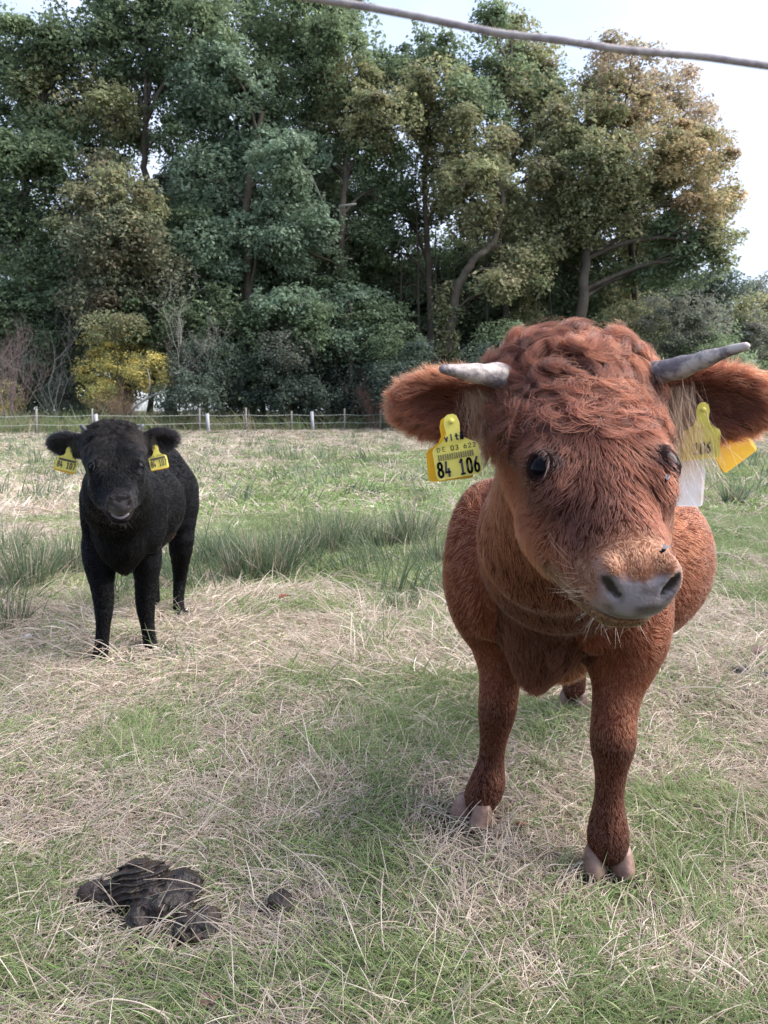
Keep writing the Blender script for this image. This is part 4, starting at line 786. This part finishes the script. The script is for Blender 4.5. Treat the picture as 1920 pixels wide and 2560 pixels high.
if DO['calves']:
    c3 = lambda *a: np.array(a)
    # ---- red calf
    H = c3(.279, 1.172, 1.128); f0 = nrm(c3(.018, -.832, -.552)); s0 = c3(.998, .010, .045); s0 = nrm(s0-(s0@f0)*f0); fus = np.stack([f0, np.cross(s0, f0)*-1, s0]); fus[1] *= np.sign(fus[1][2])
    hp = lambda a, b, c: H+a*fus[0]+b*fus[1]+c*fus[2]
    ax = nrm(c3(.43, .92, 0)); sx = c3(ax[1], -ax[0], 0)
    T0 = c3(.40, 1.86, 0)                 # between the front legs
    B = lambda a, b, z: T0+ax*a+sx*b+c3(0, 0, z)
    Rb = np.stack([ax, sx, [0, 0, 1.]])
    jr = [(P(612, 560, 1.92), .105), (P(627, 630, 1.86), .088), (P(619, 680, 1.82), .060), (P(614, 715, 1.79), .051), (P(613, 742, 1.765), .053), (P(611, 768, 1.765), .036), (P(609, 800, 1.758), .032), (P(608, 830, 1.745), .047), (P(608, 847, 1.738), .046)]
    jl = [(P(485, 570, 2.05), .105), (P(500, 620, 2.02), .080), (P(501, 665, 2.0), .056), (P(499, 690, 1.99), .050), (P(497, 712, 1.98), .049), (P(494, 734, 1.99), .036), (P(491, 762, 1.995), .032), (P(488, 784, 1.985), .047), (P(480, 799, 1.972), .045)]
    hl_ = [(B(.98, -.13, .68), .13), (B(.93, -.12, .50), .085), (B(1.04, -.11, .34), .050), (B(1.00, -.11, .20), .036), (B(.985, -.11, .09), .040), (B(.97, -.11, .05), .040)]
    hr_ = [(B(.98, .13, .68), .13), (B(.93, .11, .50), .085), (B(1.06, .07, .34), .050), (B(1.02, .05, .20), .036), (B(1.0, .04, .09), .040), (B(.99, .04, .05), .040)]
    torso = [(ell(B(.16, 0, .70), (.26, .225, .25), Rb), .08, BODY), (ell(B(.50, .065, .66), (.40, .30, .265), Rb), .10, BODY), (ell(B(.88, 0, .76), (.25, .24, .23), Rb), .09, BODY),
             (ell(B(.08, 0, .82), (.17, .16, .17), Rb), .08, BODY), (ell(B(-.01, 0, .63), (.125, .125, .19), Rb), .05, CHEST), (ell(B(.02, -.02, .48), (.10, .050, .085), Rb), .05, CHEST),
             (ell(B(-.05, -.13, .67), (.075, .050, .13), Rb), .05, BODY), (ell(B(-.05, .13, .67), (.075, .050, .13), Rb), .05, BODY), (cone(B(.05, 0, .93), B(1.0, 0, .92), .07, .08), .09, BODY), (cone(B(.25, -.02, .44), B(.80, 0, .48), .10, .10), .06, BELLY),
             (ell(B(.06, -.19, .70), (.15, .085, .21), Rb), .07, BODY), (ell(B(.06, .19, .70), (.15, .085, .21), Rb), .07, BODY), (cone(B(1.12, 0, .90), B(1.17, 0, .50), .025, .02), .02, BODY)]
    red = dict(seed=3, H=H, fus=fus, hs=1., root=(.40, 1.86, 0), torso=torso, back=ax, h=.0039, knee=.30,
        legs=[dict(j=jr, hoof=(.540, 1.735, 0), dir=(-.05, -1), size=.051), dict(j=jl, hoof=(.240, 1.962, .0), dir=(-.75, -.65), size=.051), dict(j=hl_, hoof=B(.97, -.11, 0), dir=-ax, size=.045), dict(j=hr_, hoof=B(.99, .04, 0), dir=-ax, size=.045)],
        neck=[(B(.10, .03, .76), .20), (B(-.14, .06, .78), .165), (B(-.34, .09, .85), .135), (hp(.06, -.09, 0), .105)],
        ears=[(hp(.010, -.015, -.082), P(398, 404, 1.17), (0, 0, 1), .047), (hp(.010, -.015, .082), P(778, 404, 1.12), (0, 0, 1), .050)],
        earface=[(.35, -1, -.15), (-.45, -1, -.2)],
        horns=[dict(p=[hp(-.01, .015, -.070), P(502, 376, 1.14), P(480, 374, 1.12), P(458, 371, 1.10), P(442, 369, 1.09)], r=[.022, .020, .0155, .0095, .0065]),
               dict(p=[hp(-.01, .012, .092), P(678, 369, 1.11), P(700, 361, 1.08), P(728, 351, 1.05), P(747, 346, 1.03)], r=[.0185, .0165, .0125, .0078, .0055])],
        hornm='horn', hoofm='hoof', skin='skin', furm='fur', under=.55,
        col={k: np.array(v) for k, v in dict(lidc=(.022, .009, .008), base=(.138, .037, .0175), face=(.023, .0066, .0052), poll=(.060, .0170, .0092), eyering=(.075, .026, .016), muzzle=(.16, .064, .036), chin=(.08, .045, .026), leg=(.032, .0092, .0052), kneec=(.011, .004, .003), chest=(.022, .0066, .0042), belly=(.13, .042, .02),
             pad=(.055, .042, .040), pad_sheen=(.22, .19, .205), padside=(.26, .17, .165), earedge=(.15, .046, .023), tuft=(.24, .125, .075), lash=(.03, .012, .01), whisker=(.45, .27, .18)).items()},
        len=(.019, .009, .034), clump=.24, n=260000, hd=4.0, rad=.00040, mz=.90, locks=12000, npoll=46000, pollend=.175, curl=(.057, 270, 3.9), pollh=1.1, near=9000, ntuft=1900, tuft=(.130, .75, .15),
        tags=[])
    yl = M['tagy']
    num = ('84 106', -.44, .70, .25, .158, .048)
    red['tags'] = [
        (P(451, 420, 1.10), P(460, 477, 1.10)-P(451, 420, 1.10), (1, 0, 0), (.066, .082), yl, [num, ('vitb', -.20, .245, .10, .115, .034), ('DE', -.40, .44, .075, .115, .012), ('03', -.10, .44, .075, .10, .018), ('622', .18, .44, .075, .10, .014)]+[('||||||||', -.40, .565, .10, .098, .012)]),
        (P(447, 423, 1.135), P(451, 484, 1.135)-P(446, 424, 1.135), (1, .1, 0), (.068, .084), M['tago'], []),
        (P(703, 408, 1.12), P(700, 464, 1.14)-P(703, 408, 1.12), (1, -.05, 0), (.056, .078), yl, [('  106', -.50, .66, .21, .16, .042)]),
        (P(716, 420, 1.17), P(738, 455, 1.17)-P(716, 420, 1.17), (1, .2, .55), (.066, .076), M['tago'], []),
        (P(694, 438, 1.17), P(688, 508, 1.17)-P(694, 438, 1.17), (1, .2, .1), (.052, .104), M['tagw'], [])]
    calf('calf', 'curly-headed red-brown calf with short pale horns standing close in front', red)
    # ---- black calf
    H = c3(-.995, 2.849, .989); fus = nrm(c3([.317, -.792, -.521], [.185, -.488, .853], [.930, .367, .0075])); hs = .95
    hq = lambda a, b, c: H+hs*(a*fus[0]+b*fus[1]+c*fus[2])
    ax2 = nrm(c3(-.02, 1, 0)); sx2 = c3(ax2[1], -ax2[0], 0); T2 = c3(-1.185, 3.43, 0); Bb = lambda a, b, z: T2+ax2*a+sx2*b+c3(0, 0, z); Rb = np.stack([ax2, sx2, [0, 0, 1.]])
    jl = [(P(98, 545, 3.45), .078), (P(101, 574, 3.42), .060), (P(104, 602, 3.40), .047), (P(103, 620, 3.38), .033), (P(101, 642, 3.36), .033), (P(99, 652, 3.33), .036)]
    jr = [(P(145, 545, 3.55), .078), (P(147, 570, 3.54), .060), (P(145, 600, 3.53), .050), (P(147, 618, 3.52), .034), (P(150, 637, 3.51), .033), (P(151, 643, 3.49), .036)]
    kl = [(Bb(.80, -.11, .62), .10), (Bb(.76, -.11, .46), .070), (Bb(.88, -.10, .32), .042), (Bb(.86, -.10, .18), .031), (Bb(.85, -.10, .08), .034), (Bb(.83, -.10, .05), .034)]
    kr = [(Bb(.76, .10, .66), .09), (P(181, 545, 4.15), .068), (P(180, 572, 4.24), .042), (P(178, 594, 4.20), .032), (P(179, 606, 4.17), .034), (P(180, 610, 4.14), .034)]
    torso = [(ell(Bb(.12, 0, .63), (.21, .165, .20), Rb), .06, BODY), (ell(Bb(.42, -.01, .62), (.30, .195, .205), Rb), .08, BODY), (ell(Bb(.74, -.01, .69), (.18, .175, .19), Rb), .07, BODY),
             (ell(Bb(.05, 0, .74), (.13, .12, .14), Rb), .06, BODY), (ell(Bb(-.04, .02, .56), (.11, .12, .17), Rb), .05, CHEST), (ell(Bb(.0, .02, .42), (.08, .04, .06), Rb), .04, CHEST),
             (cone(Bb(.05, 0, .83), Bb(.82, 0, .84), .05, .06), .07, BODY), (cone(Bb(.30, .02, .44), Bb(.62, .05, .50), .07, .06), .05, BODY), (cone(Bb(.50, .08, .455), Bb(.58, .08, .475), .022, .022), .02, BELLY),
             (ell(Bb(.05, -.12, .62), (.11, .06, .17), Rb), .05, BODY), (ell(Bb(.05, .13, .62), (.11, .06, .17), Rb), .05, BODY), (cone(Bb(.92, 0, .80), Bb(.95, 0, .42), .022, .018), .02, BODY)]
    K0 = .0022
    for J_ in (jl, jr, kl, kr):
        for q_ in range(len(J_)): J_[q_] = (np.array(J_[q_][0])-[0, 0, .035*min(1, max(0, (.34-J_[q_][0][2])/.24))], J_[q_][1]*(.90 if q_ > 1 else .95))
    blk = dict(seed=8, H=H, fus=fus, hs=hs, root=(-1.185, 3.43, 0), torso=torso, back=ax2, h=.0062, knee=.28, mouth=.018, mz=.80, zc=-.005, clump=.18, pollh=.5, pal=1,
        legs=[dict(j=jl, hoof=(-1.262, 3.315, -.035), dir=(-.2, -1), size=.031), dict(j=jr, hoof=(-1.065, 3.48, -.035), dir=(.15, -1), size=.031), dict(j=kl, hoof=Bb(.83, -.10, -.03), dir=-ax2, size=.031), dict(j=kr, hoof=(-1.095, 4.12, -.03), dir=(.1, -1), size=.031)],
        neck=[(Bb(.06, 0, .70), .15), (Bb(-.12, .03, .71), .135), (Bb(-.28, .08, .77), .115), (hq(.03, -.07, 0), .088)],
        ears=[(hq(.010, -.015, -.078), P(49, 446, 3.02), (0, 0, 1), .050), (hq(.010, -.015, .078), P(177, 440, 3.0), (0, 0, 1), .050)],
        earface=[(.1, -1, -.35), (-.2, -1, -.3)],
        horns=[dict(p=[hq(-.01, .01, -.070), hq(-.02, .030, -.098), hq(-.03, .045, -.112)], r=[.014, .010, .006]), dict(p=[hq(-.01, .01, .070), hq(-.02, .030, .098), hq(-.03, .045, .112)], r=[.014, .010, .006])],
        hornm='dhorn', hoofm='bhoof', skin='skin', furm='bfur', under=.8,
        col={k: np.array(v) for k, v in dict(lidc=(.003, .003, .003), base=(K0, K0*1.05, K0*1.5), face=(K0, K0*1.05, K0*1.4), poll=(K0*1.7, K0*1.25, K0*1.2), eyering=(.010, .007, .006), muzzle=(.009, .008, .009), chin=(.006, .006, .007), leg=(K0, K0*.9, K0), kneec=(K0, K0, K0), chest=(K0, K0, K0), belly=(.16, .055, .018),
             pad=(.018, .017, .02), pad_sheen=(.04, .036, .042), padside=(.02, .018, .02), earedge=(.006, .005, .006), tuft=(.006, .005, .005), lash=(.004, .004, .004), whisker=(.008, .008, .008)).items()},
        len=(.015, .008, .024), n=110000, hd=3., rad=.00060, locks=4500, npoll=9000, pollend=.15, curl=(.030, 300, .8), near=3000, ntuft=500, tuft=(.045, .1, .1), tags=[])
    n2_ = ('84 107', -.42, .62, .26, .150, .04)
    blk['tags'] = [
        (P(70, 449, 2.93), P(65, 470, 2.92)-P(70, 449, 2.93), (1, .1, -.22), (.078, .084), yl, [n2_, ('||||||||||||||', -.40, .48, .09, .058, .013)]),
        (P(69, 451, 2.96), P(63.5, 472, 2.95)-P(69, 451, 2.96), (1, .1, -.22), (.078, .084), M['tago'], []),
        (P(155, 447, 2.93), P(160, 468.5, 2.92)-P(155, 447, 2.93), (1, .15, .16), (.068, .084), yl, [n2_, ('||||||||||||||', -.40, .48, .09, .058, .013), ('03 622', -.38, .37, .07, .13, .014)]),
        (P(155, 448, 2.96), P(160, 469.5, 2.95)-P(155, 448, 2.96), (1, .15, .16), (.068, .084), M['tago'], [])]
    b_ = calf('calf', 'black calf with open mouth and yellow tags standing back at the left', blk)
    # teeth and lower lip in the black calf's open mouth
    mb = MB(); pts = [hq(.372, -.094, t*.034) if 0 else hq(.385-abs(t)**1.5*.016, -.0800+.009*abs(t)**1.8, t*.030) for t in np.linspace(-1, 1, 11)]
    mb.tube(pts, [.003]+[.0058]*9+[.003], 7); mb.build('lower_lip', M['lip'], b_)
# ------------------------------------------------------------------ small things
def G(px, py, dz=0.):
    d = FW + RT*(px-384)/F_PX - UPV*(py-512)/F_PX; p = CAMP+d*(-CAM_H/d[2]); p[2] = terrain(p[:1], p[1:2])[0]+dz; return p
if DO['small']:
    mb = MB(); rp = [(-900, -230, .62), (-300, -110, .52), (60, -42, .46), (290, -5, .43), (350, 4, .425), (420, 17, .42), (500, 34, .415), (560, 40, .41), (620, 50, .41), (700, 56, .41), (768, 66, .41), (900, 82, .42), (1300, 130, .46), (1800, 200, .55)]
    pp = np.array([P(*q) for q in rp]); tt = np.linspace(0, len(pp)-1, 110); pth = np.stack([np.interp(tt, range(len(pp)), pp[:, i]) for i in range(3)], -1)
    for _ in range(5): pth[1:-1] = (pth[:-2]+pth[1:-1]*2+pth[2:])/4
    mb.tube(pth, .00180, 10); tag(mb.build('fence_rope', M['rope']), 'thin grey braided fence rope crossing the sky close to the camera', 'rope')
    def dung(name, label, cs, seed, ridge=None):
        S = Sdf()
        for c, rad in cs: S.u(ell(c, rad), .018)
        def nz(p):
            e = .018*(vn3(p, .026, seed)-.5)+.009*(vn3(p, .010, seed+1)-.5)+.004*(vn3(p, .005, seed+2)-.5)
            if ridge is not None:
                q = p-ridge[0]; d = np.linalg.norm(q*np.array([1, 1.25, 1.6]), axis=1); m = np.clip((ridge[1]-d)/.012, 0, 1)*np.clip((q[:, 2]+.015)/.02, 0, 1); a_ = q[:, 2]*.95+q[:, 1]*.38-q[:, 0]*.22+.012*(vn3(p, .035, 9)-.5); e = e*(1-.55*m)+m*.0042*np.sin(a_*2*np.pi/.0135)
            return e
        V, Q = S.mesh(.0028, nz); V = relax(V, Q, 1); tag(mesh_np(name, V, Q, M['dung']), label, 'dung', 'lumps of cow dung on the grass')
    gA = G(141, 886, .032)
    dung('cow_dung', 'largest heap of dark ridged cow dung in the left foreground grass', [(gA, (.076, .064, .048)), (G(168, 897, .018), (.084, .074, .042)), (G(140, 912, .012), (.034, .042, .028)), (G(97, 889, .018), (.046, .034, .034)), (G(186, 884, .015), (.04, .045, .034)), (G(115, 893, .012), (.04, .03, .024))], 4, (gA, .104))
    dung('cow_dung', 'flatter crumbly brown lump of dung touching the big heap on its right', [(G(197, 922, .016), (.050, .044, .034)), (G(188, 928, .006), (.034, .03, .018)), (G(206, 932, .004), (.024, .024, .016)), (G(213, 912, .006), (.012, .016, .016))], 14)
    dung('cow_dung', 'small round clod of dung lying apart right of the big heap', [(G(281, 905, .016), (.032, .028, .032)), (G(290, 908, .004), (.016, .014, .012))], 24)
    dung('cow_dung', 'tiny dung crumb just left of the small round clod', [(G(260, 911, .004), (.009, .008, .008))], 34)
    dung('cow_dung', 'small dark dung lumps half sunk in the grass between big heap and red calf hoof', [(G(354, 838, .0), (.030, .024, .012)), (G(366, 835, -.002), (.018, .02, .012))], 44)
    dung('cow_dung', 'black wet dung lump at the right frame edge beside a mauve leaf', [(G(742, 674, .012), (.06, .05, .025)), (G(762, 678, .008), (.045, .04, .022))], 54)
    def leaf(label, c, size, col, seed, az=0., up=.25):
        r = np.random.default_rng(seed); n = 11; V = []; Fc = []
        for i in range(n):
            t = i/(n-1); wd = .40*math.sin(math.pi*min(1, t*1.02))**.7*(1+.28*math.sin(i*2.3)); x = t-.5; fold = .16*wd
            for j, q in enumerate((-1, -.5, 0, .5, 1)): V.append(((x)+.02*abs(q), q*wd*.75, fold*abs(q)*1.5+up*.5*math.sin(t*3+q)+.03*r.normal()))
        V = np.array(V)*size; ca, sa = math.cos(az), math.sin(az); V = np.stack([V[:, 0]*ca-V[:, 1]*sa, V[:, 0]*sa+V[:, 1]*ca, V[:, 2]], -1)
        for i in range(n-1):
            for j in range(4): Fc.append((i*5+j, i*5+j+1, (i+1)*5+j+1, (i+1)*5+j))
        m = mat('dead_leaf', col, .65, .25, noise=(60, tuple(x*.55 for x in col), .4, .65), transl=.15)
        o = mesh_np('fallen_leaf', V, Fc, m); o.location = c; sol = o.modifiers.new('thickness', 'SOLIDIFY'); sol.thickness = .0006
        mb = MB(); mb.tube([V[2], V[2]-(V[27]-V[2])*.5], .0011, 5); sb = mb.build('stalk', m, o); sb.location = (0, 0, 0); sb.matrix_parent_inverse = Matrix()
        tag(o, label, 'leaf', 'dead leaves in the grass')
    leaf('red-brown curled leaf on the straw right of the black calf', G(285, 604, .05), .07, (.22, .06, .04), 1, .4)
    leaf('mauve-brown curled leaf standing on black dung at the right edge', G(755, 662, .05), .085, (.16, .09, .09), 2, .7, .5)
    leaf('ragged pinkish brown leaf at the bottom of the frame', G(208, 1003, .02), .055, (.26, .16, .13), 3, .35)
    leaf('little brown leaf between the red calf front hooves', G(523, 832, .03), .035, (.26, .14, .09), 4, -.3)
    leaf('pale whitish leaf scrap in the straw at the left frame edge', G(30, 636, .035), .055, (.55, .5, .5), 5, .2)
    leaf('dark leaf fragment in the grass at the left frame edge below the rushes', G(9, 803, .02), .03, (.10, .06, .05), 6, .9)
    # flies on the red calf's face: put on the surface found along the line of sight
    from mathutils.bvhtree import BVHTree
    bo = [o for o in sc.objects if o.name == 'body']
    if bo:
        bpy.context.view_layer.update(); me = bo[0].data; Mw = bo[0].matrix_world; bv = BVHTree.FromPolygons([Mw @ v.co for v in me.vertices], [p.vertices for p in me.polygons])
        for (px, py, lb, sz) in ((664, 556, 'small black fly with clear wings sitting on the red calf muzzle above the nostril', .0042), (663, 482, 'tiny black fly at the lower corner of the red calf far eye', .0032)):
            d = Vector(FW + RT*(px-384)/F_PX - UPV*(py-512)/F_PX).normalized(); hit = bv.ray_cast(Vector(CAMP), d)
            k = px
            while hit[0] is None and k > px-30: k -= 1; d = Vector(FW + RT*(k-384)/F_PX - UPV*(py-512)/F_PX).normalized(); hit = bv.ray_cast(Vector(CAMP), d)
            if hit[0] is None: continue
            nn = np.array(hit[1]); p = np.array(hit[0])+nn*.009; a = nrm(np.cross(nn, [.5, .2, 1.])); b = np.cross(nn, a)
            fl = empty('fly', p); tag(fl, lb, 'fly', 'flies on the red calf face'); fm = M['eye']
            mb = MB(); mb.tube([p-b*sz*1.0, p-b*sz*.7, p, p+b*sz*.6, p+b*sz*.9, p+b*sz*1.3, p+b*sz*1.5], [sz*.1, sz*.38, sz*.5, sz*.42, sz*.28, sz*.4, sz*.1], 8)
            for q in (-1, 1):
                for t in (-.2, .2, .5): mb.tube([p+b*sz*t, p+b*sz*t*1.5+a*q*sz*.8-nn*.001, p+b*sz*t*2+a*q*sz*1.1-nn*.004], sz*.06, 4)
            mb.build('body', fm, fl)
            for q in (-1, 1):
                mb = MB(); mb.add([p+b*sz*.3+nn*sz*.5, p-b*sz*.8+a*q*sz*.15+nn*sz*.6, p-b*sz*2.1+a*q*sz*.5+nn*sz*.5, p-b*sz*1.6+a*q*sz*1.1+nn*sz*.4, p-b*sz*.3+a*q*sz*.6+nn*sz*.45], [(0, 1, 2, 3, 4)]); mb.build('wing', M['wing'], fl)
